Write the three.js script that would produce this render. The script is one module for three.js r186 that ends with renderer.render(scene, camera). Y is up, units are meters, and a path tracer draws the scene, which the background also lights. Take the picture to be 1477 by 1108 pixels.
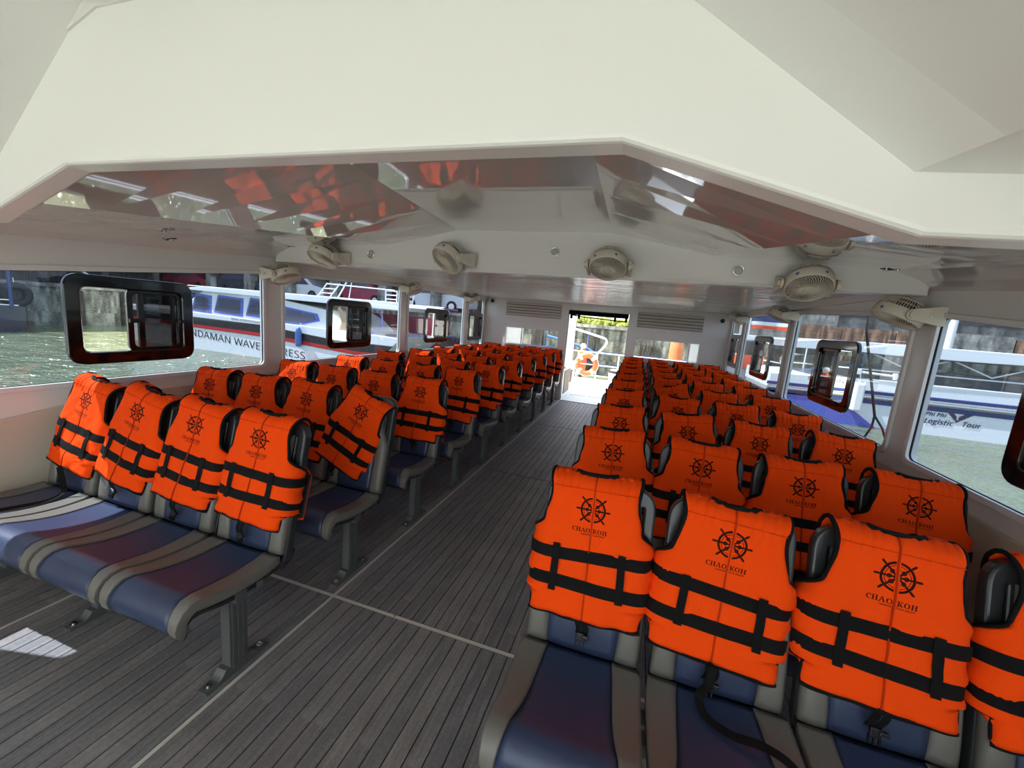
import * as THREE from 'three';
import { RoundedBoxGeometry } from 'three/addons/geometries/RoundedBoxGeometry.js';
import { mergeGeometries } from 'three/addons/utils/BufferGeometryUtils.js';

// ---------- camera, sky, sun, exposure ----------
const renderer = new THREE.WebGLRenderer({ antialias: true });
renderer.toneMapping = THREE.LinearToneMapping;
renderer.toneMappingExposure = 1.82;
renderer.shadowMap.enabled = true;
const scene = new THREE.Scene();
const camera = new THREE.PerspectiveCamera(87.078, 1477 / 1108, 0.03, 400);
{
  const m = new THREE.Matrix4().makeBasis(
    new THREE.Vector3(0.949522, 0.084232, -0.30218),
    new THREE.Vector3(-0.127981, 0.983482, -0.128001),
    new THREE.Vector3(0.286407, 0.160213, 0.944618));
  camera.quaternion.setFromRotationMatrix(m);
  camera.position.set(0.875, 1.65, 0);
}
{ // bright hazy tropical sky
  const W = 256, H = 128, d = new Float32Array(W * H * 4);
  for (let j = 0; j < H; j++) {
    const up = Math.max(0, Math.sin(((j + 0.5) / H - 0.5) * Math.PI)), k = Math.pow(1 - up, 2.2);
    for (let i = 0; i < W; i++) {
      const o = (j * W + i) * 4;
      d[o] = 0.82 + 0.30 * k; d[o + 1] = 1.0 + 0.16 * k; d[o + 2] = 1.22 - 0.02 * k; d[o + 3] = 1;
    }
  }
  const t = new THREE.DataTexture(d, W, H, THREE.RGBAFormat, THREE.FloatType);
  t.mapping = THREE.EquirectangularReflectionMapping; t.magFilter = THREE.LinearFilter; t.needsUpdate = true;
  scene.background = t; scene.backgroundIntensity = 1.3;
}
const sun = new THREE.DirectionalLight(new THREE.Color(1, 0.93, 0.82), 11);
sun.position.set(-18.4, 26, 1.4); sun.target.position.set(0, 0, -3);
sun.castShadow = true; sun.shadow.mapSize.set(4096, 4096); sun.shadow.bias = -0.0004;
Object.assign(sun.shadow.camera, { left: -32, right: 32, top: 32, bottom: -32, near: 1, far: 90 });
scene.add(sun, sun.target);

// ---------- helpers ----------
let seed = 7;
const rnd = () => { seed = (seed * 1664525 + 1013904223) >>> 0; return seed / 4294967296; };
const V = (x, y, z) => new THREE.Vector3(x, y, z);
const used = new Map();
function numbered(n) { const k = used.get(n) || 0; used.set(n, k + 1); return k ? `${n}_${String(k).padStart(3, '0')}` : n; }
function std(o) { const { col, ...r } = o; const m = new THREE.MeshPhysicalMaterial(r); if (col) { m.color = Array.isArray(col) ? new THREE.Color().setRGB(...col) : new THREE.Color(col); } return m; }
function clean(g) {
  g = g.index ? g.toNonIndexed() : g.clone();
  for (const k of Object.keys(g.attributes)) if (!['position', 'normal', 'uv'].includes(k)) g.deleteAttribute(k);
  if (!g.attributes.normal) g.computeVertexNormals();
  if (!g.attributes.uv) g.setAttribute('uv', new THREE.BufferAttribute(new Float32Array(g.attributes.position.count * 2), 2));
  g.morphAttributes = {}; g.clearGroups();
  return g;
}
function merge(a) { a = Array.isArray(a) ? a.flat(9).filter(Boolean) : [a]; return a.length === 1 ? a[0] : mergeGeometries(a.map(clean), false); }
function mesh(name, geos, mat, parent, label) {
  const m = new THREE.Mesh(merge(geos), mat); m.name = name; m.castShadow = m.receiveShadow = true;
  if (label) m.userData.label = label;
  if (parent) parent.add(m);
  return m;
}
function thing(name, label, category, pos = [0, 0, 0], turn = 0, group) {
  const o = new THREE.Group(); o.name = numbered(name); scene.add(o);
  o.position.set(...pos); o.rotation.y = turn; o.userData = { label, category }; if (group) o.userData.group = group;
  return o;
}
function single(name, geos, mat, label, category, group) {
  const m = mesh(numbered(name), geos, mat, scene); m.userData = { label, category }; if (group) m.userData.group = group; return m;
}
function struct(name, geos, mat, parent) { const m = mesh(numbered(name), geos, mat, parent || scene); if (!parent) m.userData.kind = 'structure'; return m; }
const tf = (g, x = 0, y = 0, z = 0, rx = 0, ry = 0, rz = 0) => { g.applyMatrix4(new THREE.Matrix4().compose(V(x, y, z), new THREE.Quaternion().setFromEuler(new THREE.Euler(rx, ry, rz)), V(1, 1, 1))); return g; };
const box = (w, h, d, x, y, z, rx, ry, rz) => tf(new THREE.BoxGeometry(w, h, d), x, y, z, rx, ry, rz);
const rbox = (w, h, d, r, x, y, z, rx, ry, rz) => tf(new RoundedBoxGeometry(w, h, d, 2, r), x, y, z, rx, ry, rz);
const cyl = (r0, r1, h, x, y, z, rx, ry, rz, n = 20) => tf(new THREE.CylinderGeometry(r0, r1, h, n), x, y, z, rx, ry, rz);
function bar(p, q, r, n = 8) {
  const d = q.clone().sub(p), g = new THREE.CylinderGeometry(r, r, d.length(), n);
  g.applyQuaternion(new THREE.Quaternion().setFromUnitVectors(V(0, 1, 0), d.clone().normalize()));
  g.translate(...p.clone().add(q).multiplyScalar(0.5).toArray()); return g;
}
const tube = (pts, r, n = 24, m = 6, closed = false) => new THREE.TubeGeometry(new THREE.CatmullRomCurve3(pts, closed, 'catmullrom', 0.3), n, r, m, closed);
const lathe = (pts, n = 40) => new THREE.LatheGeometry(pts.map((p) => new THREE.Vector2(...p)), n);
function poly(pts) { const s = new THREE.Shape(); pts.forEach((p, i) => i ? s.lineTo(...p) : s.moveTo(...p)); s.closePath(); return s; }
function rrect(x0, y0, x1, y1, r, S = THREE.Shape) { return rpoly([[x0, y0], [x1, y0], [x1, y1], [x0, y1]], r, S); }
function rpoly(pts, r, S = THREE.Shape) { // polygon with rounded corners
  const s = new S(), n = pts.length;
  for (let i = 0; i < n; i++) {
    const a = new THREE.Vector2(...pts[(i + n - 1) % n]), b = new THREE.Vector2(...pts[i]), c = new THREE.Vector2(...pts[(i + 1) % n]);
    const p = b.clone().add(a.clone().sub(b).setLength(r)), q = b.clone().add(c.clone().sub(b).setLength(r));
    i ? s.lineTo(p.x, p.y) : s.moveTo(p.x, p.y); s.quadraticCurveTo(b.x, b.y, q.x, q.y);
  }
  s.closePath(); return s;
}
const ext = (s, depth, bevel = 0, seg = 2, curve = 6) => new THREE.ExtrudeGeometry(s, { depth, bevelEnabled: bevel > 0, bevelSize: bevel, bevelThickness: bevel, bevelSegments: seg, curveSegments: curve });
const sideways = (g, x = 0) => { g.applyMatrix4(new THREE.Matrix4().set(0, 0, 1, x, 0, 1, 0, 0, -1, 0, 0, 0, 0, 0, 0, 1)); return g; }; // shape x -> -z (depth into the boat), extrusion -> +x
function prism(profile, x0, x1) { return sideways(ext(poly(profile), x1 - x0), x0); } // profile in (depth, height)
function planar(g, a = 'x', b = 'z', s = 1) { // uv in metres
  const p = g.attributes.position, uv = new Float32Array(p.count * 2), f = { x: 'getX', y: 'getY', z: 'getZ' };
  for (let i = 0; i < p.count; i++) { uv[2 * i] = p[f[a]](i) * s; uv[2 * i + 1] = p[f[b]](i) * s; }
  g.setAttribute('uv', new THREE.BufferAttribute(uv, 2)); return g;
}
// closed sheet: mid(u,v) -> Vector3, u and v in 0..1; out/inn offsets along the normal
function slab(mid, nu, nv, out, inn, uvf) {
  const P = [], N = [], e = 1e-3, grid = (i, j) => i * (nv + 1) + j;
  const cl = (x) => Math.min(1, Math.max(0, x));
  for (let i = 0; i <= nu; i++) for (let j = 0; j <= nv; j++) {
    const u = i / nu, v = j / nv, p = mid(u, v);
    const du = mid(cl(u + e), v).sub(mid(cl(u - e), v)), dv = mid(u, cl(v + e)).sub(mid(u, cl(v - e)));
    P.push(p); N.push(du.cross(dv).normalize());
  }
  const pos = [], uv = [], idx = [];
  const push = (p, u, v) => { pos.push(p.x, p.y, p.z); const t = uvf ? uvf(u, v) : [u, v]; uv.push(t[0], t[1]); return pos.length / 3 - 1; };
  const O = [], I = [];
  for (let i = 0; i <= nu; i++) for (let j = 0; j <= nv; j++) { const k = grid(i, j); O[k] = push(P[k].clone().addScaledVector(N[k], out(i / nu, j / nv)), i / nu, j / nv); }
  for (let i = 0; i <= nu; i++) for (let j = 0; j <= nv; j++) { const k = grid(i, j); I[k] = push(P[k].clone().addScaledVector(N[k], -inn), i / nu, j / nv); }
  for (let i = 0; i < nu; i++) for (let j = 0; j < nv; j++) {
    const a = grid(i, j), b = grid(i + 1, j), c = grid(i + 1, j + 1), d = grid(i, j + 1);
    idx.push(O[a], O[b], O[c], O[a], O[c], O[d], I[a], I[c], I[b], I[a], I[d], I[c]);
  }
  const edge = (a, b) => idx.push(O[a], I[a], I[b], O[a], I[b], O[b]);
  for (let i = 0; i < nu; i++) { edge(grid(i, 0), grid(i + 1, 0)); edge(grid(i + 1, nv), grid(i, nv)); }
  for (let j = 0; j < nv; j++) { edge(grid(0, j + 1), grid(0, j)); edge(grid(nu, j), grid(nu, j + 1)); }
  const g = new THREE.BufferGeometry();
  g.setAttribute('position', new THREE.Float32BufferAttribute(pos, 3)); g.setAttribute('uv', new THREE.Float32BufferAttribute(uv, 2)); g.setIndex(idx); g.computeVertexNormals();
  return g;
}
function faces(polys) { // flat polygons given as lists of [x,y,z], fan-triangulated, with real faces on both sides
  const pos = [];
  for (const p of polys) for (let i = 1; i < p.length - 1; i++) pos.push(...p[0], ...p[i], ...p[i + 1]);
  const g = new THREE.BufferGeometry(); g.setAttribute('position', new THREE.Float32BufferAttribute(pos, 3)); g.computeVertexNormals();
  return planar(g);
}
// solid loft: stations of [depth, [[x,y],...]] lower profile; thickness upward
function loft(stations, th) {
  const pos = [], tri = (a, b, c) => pos.push(...a, ...b, ...c), quad = (a, b, c, d) => { tri(a, b, c); tri(a, c, d); };
  const L = stations.map(([d, pr]) => pr.map(([x, y]) => [x, y, -d])), T = L.map((l) => l.map(([x, y, z]) => [x, y + th, z]));
  for (let s = 0; s < L.length - 1; s++) for (let i = 0; i < L[s].length - 1; i++) {
    quad(L[s][i], L[s + 1][i], L[s + 1][i + 1], L[s][i + 1]); quad(T[s][i], T[s][i + 1], T[s + 1][i + 1], T[s + 1][i]);
  }
  for (const s of [0, L.length - 1]) for (let i = 0; i < L[s].length - 1; i++) s ? quad(L[s][i], T[s][i], T[s][i + 1], L[s][i + 1]) : quad(L[s][i], L[s][i + 1], T[s][i + 1], T[s][i]);
  for (let s = 0; s < L.length - 1; s++) { const n = L[s].length - 1; quad(L[s][0], T[s][0], T[s + 1][0], L[s + 1][0]); quad(L[s][n], L[s + 1][n], T[s + 1][n], T[s][n]); }
  const g = new THREE.BufferGeometry(); g.setAttribute('position', new THREE.Float32BufferAttribute(pos, 3)); g.computeVertexNormals();
  return planar(g);
}
const ss = (a, b, x) => { const t = Math.min(1, Math.max(0, (x - a) / (b - a))); return t * t * (3 - 2 * t); };
const mix = (a, b, t) => a + (b - a) * t;
// value noise on a lattice, tiling at n
function noiseGrid(n, s) { let q = s; const r = () => { q = (q * 1664525 + 1013904223) >>> 0; return q / 4294967296; }; const a = Array.from({ length: n * n }, r); return (x, y) => { x = ((x % 1) + 1) % 1 * n; y = ((y % 1) + 1) % 1 * n; const i = Math.floor(x), j = Math.floor(y), f = x - i, g = y - j, u = f * f * (3 - 2 * f), v = g * g * (3 - 2 * g), A = (p, k) => a[(k % n) * n + (p % n)]; return mix(mix(A(i, j), A(i + 1, j), u), mix(A(i, j + 1), A(i + 1, j + 1), u), v); }; }
function pixels(w, h, f, srgb = true) { // f(x,y in 0..1) -> [r,g,b] 0..255
  const d = new Uint8Array(w * h * 4);
  for (let j = 0; j < h; j++) for (let i = 0; i < w; i++) { const c = f((i + 0.5) / w, (j + 0.5) / h), o = (j * w + i) * 4; for (let k = 0; k < 3; k++) d[o + k] = Math.max(0, Math.min(255, c[k])); d[o + 3] = 255; }
  const t = new THREE.DataTexture(d, w, h); t.wrapS = t.wrapT = THREE.RepeatWrapping; t.magFilter = THREE.LinearFilter; t.minFilter = THREE.LinearMipmapLinearFilter; t.generateMipmaps = true; if (srgb) t.colorSpace = THREE.SRGBColorSpace; t.needsUpdate = true; return t;
}
const rep = (t, x, y = x) => { const c = t.clone(); c.repeat.set(x, y); c.needsUpdate = true; return c; };

// ---------- materials ----------
const n8 = noiseGrid(8, 3), n32 = noiseGrid(32, 5), n64 = noiseGrid(64, 11), n128 = noiseGrid(128, 13);
const fineBump = pixels(256, 256, (x, y) => { const v = 90 * n64(x, y) + 120 * n128(x, y) + 40 * n128(y + .3, x * 2); return [v, v, v]; }, false);
const grainTex = (base, amp, s) => pixels(256, 256, (x, y) => { const v = (n128(x, y * .06 + s) - .5) * amp + (n64(x + s, y * .12) - .5) * amp * .7 + (n8(x, y + s) - .5) * amp * .6 + (n128(x + .4, y + s) - .5) * amp * .8; return base.map((b) => b + v); });
const M = {
  gel: std({ col: [.80, .785, .755], roughness: .22 }),
  ceil: std({ col: [.74, .72, .69], roughness: .045, clearcoat: 1, clearcoatRoughness: .03 }),
  ceilAft: std({ col: [.70, .68, .65], roughness: .14, bumpMap: rep(pixels(64, 512, (x, y) => { const v = 128 + 70 * (n8(x, y * 2) - .5) + 130 * (n64(x * .06, y * 2) - .5); return [v, v, v]; }, false), .25, .35), bumpScale: .012 }),
  header: std({ col: [.82, .82, .77], roughness: .32 }),
  beige: std({ col: [.62, .56, .46], roughness: .45 }),
  planks: [0, .31, .62].map((s, i) => std({ map: grainTex([[127, 123, 124], [120, 118, 120], [133, 128, 128]][i], 20, s), roughness: .55, bumpMap: rep(fineBump, 3), bumpScale: .0006 })),
  groove: std({ col: '#151414', roughness: .9 }),
  seam: std({ col: '#c9c4bd', roughness: .5 }),
  blackFrame: std({ col: '#0b0b0c', roughness: .12, clearcoat: .6, clearcoatRoughness: .05 }),
  rubber: std({ col: '#0d0d0e', roughness: .6 }),
  glass: std({ col: [.345, .405, .50], transmission: 1, roughness: 0, thickness: 0, ior: 1.5 }),
  dark_glass: std({ col: [.15, .155, .165], transmission: 1, roughness: 0, thickness: 0, ior: 1.5 }),
  vinylBlue: std({ col: [.032, .048, .104], roughness: .36, bumpMap: rep(fineBump, 2.5), bumpScale: .0005 }),
  vinylGrey: std({ col: [.155, .148, .13], roughness: .4, bumpMap: rep(fineBump, 2.5), bumpScale: .0005 }),
  shell: std({ col: [.030, .033, .036], roughness: .28 }),
  legMetal: std({ col: [.11, .115, .115], roughness: .42, metalness: .25 }),
  steel: std({ col: [.62, .62, .60], roughness: .22, metalness: 1 }),
  web: std({ col: [.006, .0055, .006], roughness: .8, specularIntensity: .35, bumpMap: rep(fineBump, 4), bumpScale: .0005 }),
  plasticBlack: std({ col: [.010, .010, .011], roughness: .3 }),
  fan: std({ col: [.70, .64, .54], roughness: .4 }),
  fanDark: std({ col: [.16, .13, .10], roughness: .6 }),
  sticker: std({ col: [.03, .15, .40], roughness: .4 }),
  chrome: std({ col: [.75, .75, .74], roughness: .1, metalness: 1 }),
  lens: std({ col: [.50, .50, .48], roughness: .25 }),
  white: std({ col: [.80, .80, .79], roughness: .35 }),
  deckWhite: std({ col: [.72, .72, .69], roughness: .6 }),
  ventDark: std({ col: [.33, .30, .27], roughness: .6 }),
  frosted: std({ col: [.90, .91, .90], transmission: .6, roughness: .95, thickness: 0 }),
  nonSkid: std({ map: pixels(128, 128, (x, y) => { const v = 188 + 50 * (n128(x, y) - .5) + 20 * (n8(x, y) - .5); return [v, v, v * .97]; }), roughness: .8 }),
  orangeRing: std({ col: [.80, .09, .02], roughness: .5 }),
  red: std({ col: [.45, .02, .02], roughness: .5 }),
  hull: std({ col: [.76, .78, .80], roughness: .25 }),
  navy: std({ col: [.03, .05, .16], roughness: .3 }),
  boatBlue: std({ col: [.10, .14, .50], roughness: .4 }),
  boatGlass: std({ col: [.09, .09, .13], roughness: .08 }),
  black: std({ col: [.015, .015, .017], roughness: .5 }),
  concrete: std({ map: pixels(256, 256, (x, y) => { const v = 132 + 70 * (n8(x, y) - .5) + 50 * (n32(x, y * .4) - .5) + 40 * (n128(x, y) - .5); return [v, v * .985, v * .93]; }), roughness: .9 }),
  weedWall: std({ map: pixels(256, 256, (x, y) => { const s = n32(x, y * .2), v = 122 + 90 * (s - .5) + 50 * (n128(x, y) - .5) + 40 * (n8(x, y) - .5); return [v, v * 1.0, v * .9]; }), roughness: .95 }),
  rust: std({ map: pixels(256, 256, (x, y) => { const s = n32(x, y * .15), v = 130 + 90 * (s - .5) + 40 * (n128(x, y) - .5); return [v * 1.0, v * .78, v * .62]; }), roughness: .85 }),
  wood: std({ map: grainTex([120, 96, 66], 40, .2), roughness: .6 }),
  pile: std({ map: grainTex([62, 58, 52], 50, .5), roughness: .9 }),
  steelBlue: std({ col: [.05, .13, .32], roughness: .4 }),
  leaf: std({ col: [.28, .32, .06], roughness: .8 }),
  carDark: std({ col: [.05, .055, .07], roughness: .2 }),
  carRed: std({ col: [.30, .04, .07], roughness: .25 }),
  carWhite: std({ col: [.7, .71, .72], roughness: .25 }),
  purple: std({ col: [.22, .08, .20], roughness: .7 }),
};

// ================= the cabin =================
const HW = 2.475;                          // half width of the cabin
const FRONT = -1.5, REAR = 8.5;            // depths (z = -depth)
const winTop = (d) => d < 3.05 ? mix(1.60, 1.865, (d - .6) / 2.35) : d < 5.3 ? mix(1.865, 1.97, (d - 3.05) / 2.25) : 1.98;
const WINS = [[.66, 2.925], [3.15, 5.17], [5.38, 7.38], [7.58, 8.40]];
const FR = [[1.56, 2.29], [3.74, 4.50], [5.90, 6.71], [7.62, 8.36]];   // sliding sashes, depth range
const roofAt = (d) => d < .82 ? 1.80 : d < 3.1 ? mix(1.80, 2.04, (d - .82) / 2.28) : 2.06;
// --- floor: synthetic teak boards over a dark sub-base
const floor = new THREE.Group(); floor.name = 'floor'; floor.userData = { kind: 'structure' }; scene.add(floor);
mesh('floor_base', [box(2 * HW + .1, .12, REAR - FRONT + .1, 0, -.0665, -(REAR + FRONT) / 2)], M.groove, floor);
{
  const cross = [FRONT, 1.723, 3.985, 6.23, REAR], cols = [[-2.465, -1.832, 9], [-1.818, -.615, 17], [-.595, .595, 17], [.615, 1.818, 17], [1.832, 2.465, 9]];
  const cache = new Map();
  for (let s = 0; s < 4; s++) for (const [x0, x1, n] of cols) {
    const w = (x1 - x0) / n, g0 = cross[s] + (s === 1 ? .012 : .005), g1 = cross[s + 1] - (s === 0 ? .012 : .005);
    const key = w.toFixed(4) + s;
    if (!cache.has(key)) cache.set(key, [0, 1, 2].map((k) => planar(box(w - .0055, .006, g1 - g0, 0, 0, 0), 'x', 'z', 1)));
    for (let i = 0; i < n; i++) { const p = mesh('plank', cache.get(key)[i % 3], M.planks[Math.floor(rnd() * 3)], floor); p.position.set(x0 + w * (i + .5), -.003, -(g0 + g1) / 2); }
  }
  for (const x of [-1.825, -.605, .605, 1.825]) mesh('seam_strip', box(.017, .005, Math.abs(x) < 1 ? REAR - FRONT : 1.723 - FRONT, x, -.002, Math.abs(x) < 1 ? -(REAR + FRONT) / 2 : -(1.723 + FRONT) / 2), M.seam, floor);
  mesh('seam_strip', box(2 * HW - .02, .005, .020, 0, -.002, -1.723), M.seam, floor);
  for (const [x, z] of [[.50, -1.723], [-.2, -1.723]]) mesh('screw', cyl(.005, .005, .003, x, .001, z, 0, 0, 0, 10), M.steel, floor);
}
// --- side walls with window openings
for (const side of [-1, 1]) {
  const top = []; for (let d = REAR; d >= FRONT - .001; d -= .5) top.push([d, roofAt(d) + .06]);
  const s = poly([[FRONT, -.12], [REAR, -.12], ...top]);
  const quads = WINS.map(([a, b]) => [[a, 1.02], [b, 1.02], [b, winTop(b)], [a, winTop(a)]]);
  for (const q of quads) s.holes.push(rpoly(q, .05, THREE.Path));
  const g = sideways(ext(s, .035, 0, 1, 8), side > 0 ? HW : -HW - .035);
  const wall = struct('wall_' + (side < 0 ? 'starboard' : 'port'), planar(g, 'z', 'y'), M.gel);
  // lower liner and kick board
  const liner = poly([[FRONT, .075], [REAR, .075], [REAR, .95], [3, .93], [1.6, .895], [.9, .80], [FRONT, .72]]);
  mesh('liner_panel', sideways(ext(liner, .012, .004), side > 0 ? HW - .016 : -HW + .004), M.beige, wall);
  mesh('kick_board', box(.05, .075, REAR - FRONT, side * (HW - .025), .0375, -(REAR + FRONT) / 2), M.white, wall);
  quads.forEach((q, i) => {
    const w = new THREE.Group(); w.name = 'window_' + (side < 0 ? i + 1 : i + 5); w.userData = { kind: 'structure' }; scene.add(w);
    const xin = side * HW, [fa, fb] = FR[i];
    const inset = (k) => q.map(([d, y], j) => [d + (j === 0 || j === 3 ? k : -k), y + (j < 2 ? k : -k)]);
    const ring = rpoly(inset(-.022), .06); ring.holes.push(rpoly(inset(.004), .05, THREE.Path));
    mesh('window_trim', sideways(ext(ring, .012, .003), side > 0 ? xin - .016 : xin + .004), M.white, w);
    const gk = rpoly(inset(.0), .05); gk.holes.push(rpoly(inset(.010), .045, THREE.Path));
    mesh('gasket', sideways(ext(gk, .006), side > 0 ? xin + .001 : xin - .007), M.rubber, w);
    const y0 = 1.135, y1 = 1.69;
    const pane = rpoly(inset(.004), .05); pane.holes.push(rrect(fa + .02, y0 + .02, fb - .02, y1 - .02, .07, THREE.Path));
    mesh('pane', planar(sideways(new THREE.ShapeGeometry(pane, 8), xin + side * .006), 'z', 'y'), M.glass, w);
    // sliding sash unit: black frame proud of the glass
    const fr = rrect(fa, y0, fb, y1, .085); fr.holes.push(rrect(fa + .062, y0 + .062, fb - .062, y1 - .062, .055, THREE.Path));
    const fm = mesh('sash_frame', sideways(ext(fr, .014, .008, 3, 8), side > 0 ? xin - .008 : xin - .006), M.blackFrame, w);
    const fr2 = rrect(fa + .05, y0 + .05, fb - .05, y1 - .05, .06); fr2.holes.push(rrect(fa + .072, y0 + .072, fb - .072, y1 - .072, .05, THREE.Path));
    mesh('sash_channel', sideways(ext(fr2, .022), side > 0 ? xin - .002 : xin - .020), M.rubber, fm);
    // the sash pushed to the aft half, a fixed pane behind it
    const mid = mix(fa, fb, .44);
    const sa = rrect(mid, y0 + .064, fb - .064, y1 - .064, .05); sa.holes.push(rrect(mid + .03, y0 + .09, fb - .09, y1 - .09, .04, THREE.Path));
    const sm = mesh('sliding_sash', sideways(ext(sa, .014, .003), side > 0 ? xin + .004 : xin - .018), M.blackFrame, w);
    mesh('mullion', [box(.02, y1 - y0 - .13, .035, xin + side * .02, (y0 + y1) / 2, -(mid + .085)), box(.02, y1 - y0 - .13, .022, xin + side * .02, (y0 + y1) / 2, -(fb - .115))], M.blackFrame, sm);
    mesh('latch', [rbox(.02, .03, .06, .006, xin - side * .006, (y0 + y1) / 2, -(mid + .03)), rbox(.02, .028, .035, .006, xin - side * .006, (y0 + y1) / 2, -(fb - .075))], M.plasticBlack, sm);
    mesh('sash_pane', planar(sideways(new THREE.ShapeGeometry(rrect(mid + .02, y0 + .08, fb - .08, y1 - .08, .03)), xin + side * .012), 'z', 'y'), M.dark_glass, sm);
    mesh('sash_pane', planar(sideways(new THREE.ShapeGeometry(rrect(mid + .09, y0 + .06, fb - .06, y1 - .06, .03)), xin + side * .02), 'z', 'y'), M.dark_glass, sm);
  });
}
// --- ceiling: raised centre between the header and the fan beam, lower ceiling further aft
const sym = (p) => [...p.map(([x, y]) => [-x, y]).reverse(), ...p];
struct('ceiling', loft([
  ...Array.from({ length: 9 }, (_, i) => { const t = i / 8, f = [[.60, 2.365], [1.86, 1.94], [2.30, 1.885], [2.42, 1.85], [HW + .05, 1.79]], a = [[.60, 2.297], [1.245, 2.178], [2.27, 2.128], [2.40, 2.07], [HW + .05, 1.985]]; return [mix(.80, 3.10, t), sym(f.map(([x, y], k) => [mix(x, a[k][0], t), mix(y, a[k][1], t)]))]; })], .08), M.ceil);
struct('ceiling_aft', [box(2 * HW + .1, .08, REAR - 3.08, 0, 2.10, -(REAR + 3.08) / 2 - .0)].map((g) => planar(g)), M.ceilAft);
// coves along the side walls under the aft ceiling
for (const s of [-1, 1]) struct('trim_1', prism([[3.16, 2.0], [REAR, 2.0], [REAR, 2.06], [3.16, 2.06]], s > 0 ? HW - .035 : -HW, s > 0 ? HW : -HW + .035), M.gel);
{ // beam that carries the fans
  const lower = [[-2.44, 1.988], [2.44, 1.988], [2.44, 2.035], [2.29, 2.135], [1.245, 2.19], [.60, 2.31], [-.60, 2.31], [-1.245, 2.19], [-2.29, 2.135], [-2.44, 2.035]];
  const g = ext(poly(lower), .09, .006, 2); g.translate(0, 0, -3.14);
  const b = struct('trim_2', planar(g, 'x', 'y'), M.gel);
  mesh('lip', box(4.86, .012, .02, 0, 1.992, -3.035), M.white, b);
}
{ // header over the front of the seating, with its soffit
  const low = [[-HW - .05, 1.80], [-1.27, 1.84], [-.80, 1.995], [.80, 1.995], [1.27, 1.84], [HW + .05, 1.80]], up = [[HW + .05, 2.6], [-HW - .05, 2.6]];
  const s = poly([...low, ...up]); const g = ext(s, .05, .012, 3); g.translate(0, 0, -.88 + .012);
  struct('wall_header', planar(g, 'x', 'y'), M.header);
}
const onPlane = (x, z, a, b, c) => { const n = V(...b).sub(V(...a)).cross(V(...c).sub(V(...a))); return a[1] - (n.x * (x - a[0]) + n.z * (z - a[2])) / n.y; };
// hood over the bow entrance, in front of the header
struct('ceiling_hood', loft([
  [.815, sym([[.62, onPlane(.62, -.815, [1.235, 1.92, -.815], [.70, 2.375, -.70], [1.275, 1.925, -.70])], [1.235, 1.92], [HW + .05, 1.87]])],
  [.70, sym([[.70, 2.375], [1.275, 1.925], [HW + .05, 1.865]])],
  [-3.2, sym([[1.0, onPlane(1.0, 3.2, [.70, 2.375, -.70], [1.275, 1.925, -.70], [2.1, 1.84, 3.2])], [2.1, 1.84], [HW + .05, 1.78]])]], .07), M.header);
// --- rear wall with doorway and two low windows
{
  const s = poly([[-HW, 0], [-.60, 0], [-.60, 1.925], [.615, 1.925], [.615, 0], [HW, 0], [HW, 2.10], [-HW, 2.10]]);
  const wl = [-1.955, 1.105, -.775, 1.462], wr = [.79, 1.09, 1.975, 1.462];
  for (const w of [wl, wr]) s.holes.push(rrect(...w, .012, THREE.Path));
  const g = ext(s, .10); g.translate(0, 0, -REAR - .10);
  struct('wall_rear', planar(g, 'x', 'y'), M.gel);
  [wl, wr].forEach(([x0, y0, x1, y1], i) => {
    const w = new THREE.Group(); w.name = 'window_' + (9 + i); w.userData = { kind: 'structure' }; scene.add(w);
    const ring = rrect(x0 - .015, y0 - .015, x1 + .015, y1 + .015, .01); ring.holes.push(rrect(x0 + .006, y0 + .006, x1 - .006, y1 - .006, .01, THREE.Path));
    const f = ext(ring, .012); f.translate(0, 0, -REAR); mesh('window_trim', f, M.white, w);
    const xs = i ? x1 - .17 : x0 + .36;
    mesh('sash_bar', box(.03, y1 - y0, .03, xs, (y0 + y1) / 2, -REAR - .06), M.white, w);
    const p = new THREE.ShapeGeometry(rrect(x0, y0, x1, y1, .01)); p.translate(0, 0, -REAR - .06); mesh('pane', p, std({ col: [.95, .96, .96], transmission: 1, roughness: 0, thickness: 0 }), w);
    mesh('sash_panel', i ? box(.17, y1 - y0, .012, x1 - .085, (y0 + y1) / 2, -REAR - .08) : box(.36, y1 - y0, .012, x0 + .18, (y0 + y1) / 2, -REAR - .08), M.frosted, w);
  });
  const d = new THREE.Group(); d.name = 'door_1'; d.userData = { kind: 'structure' }; scene.add(d);
  mesh('door_frame', [box(.03, 1.94, .13, -.615, .97, -REAR - .05), box(.03, 1.94, .13, .63, .97, -REAR - .05), box(1.27, .03, .13, 0, 1.94, -REAR - .05)], M.gel, d);
  mesh('threshold', box(1.2, .012, .12, 0, .006, -REAR - .05), M.white, d);
}

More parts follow.
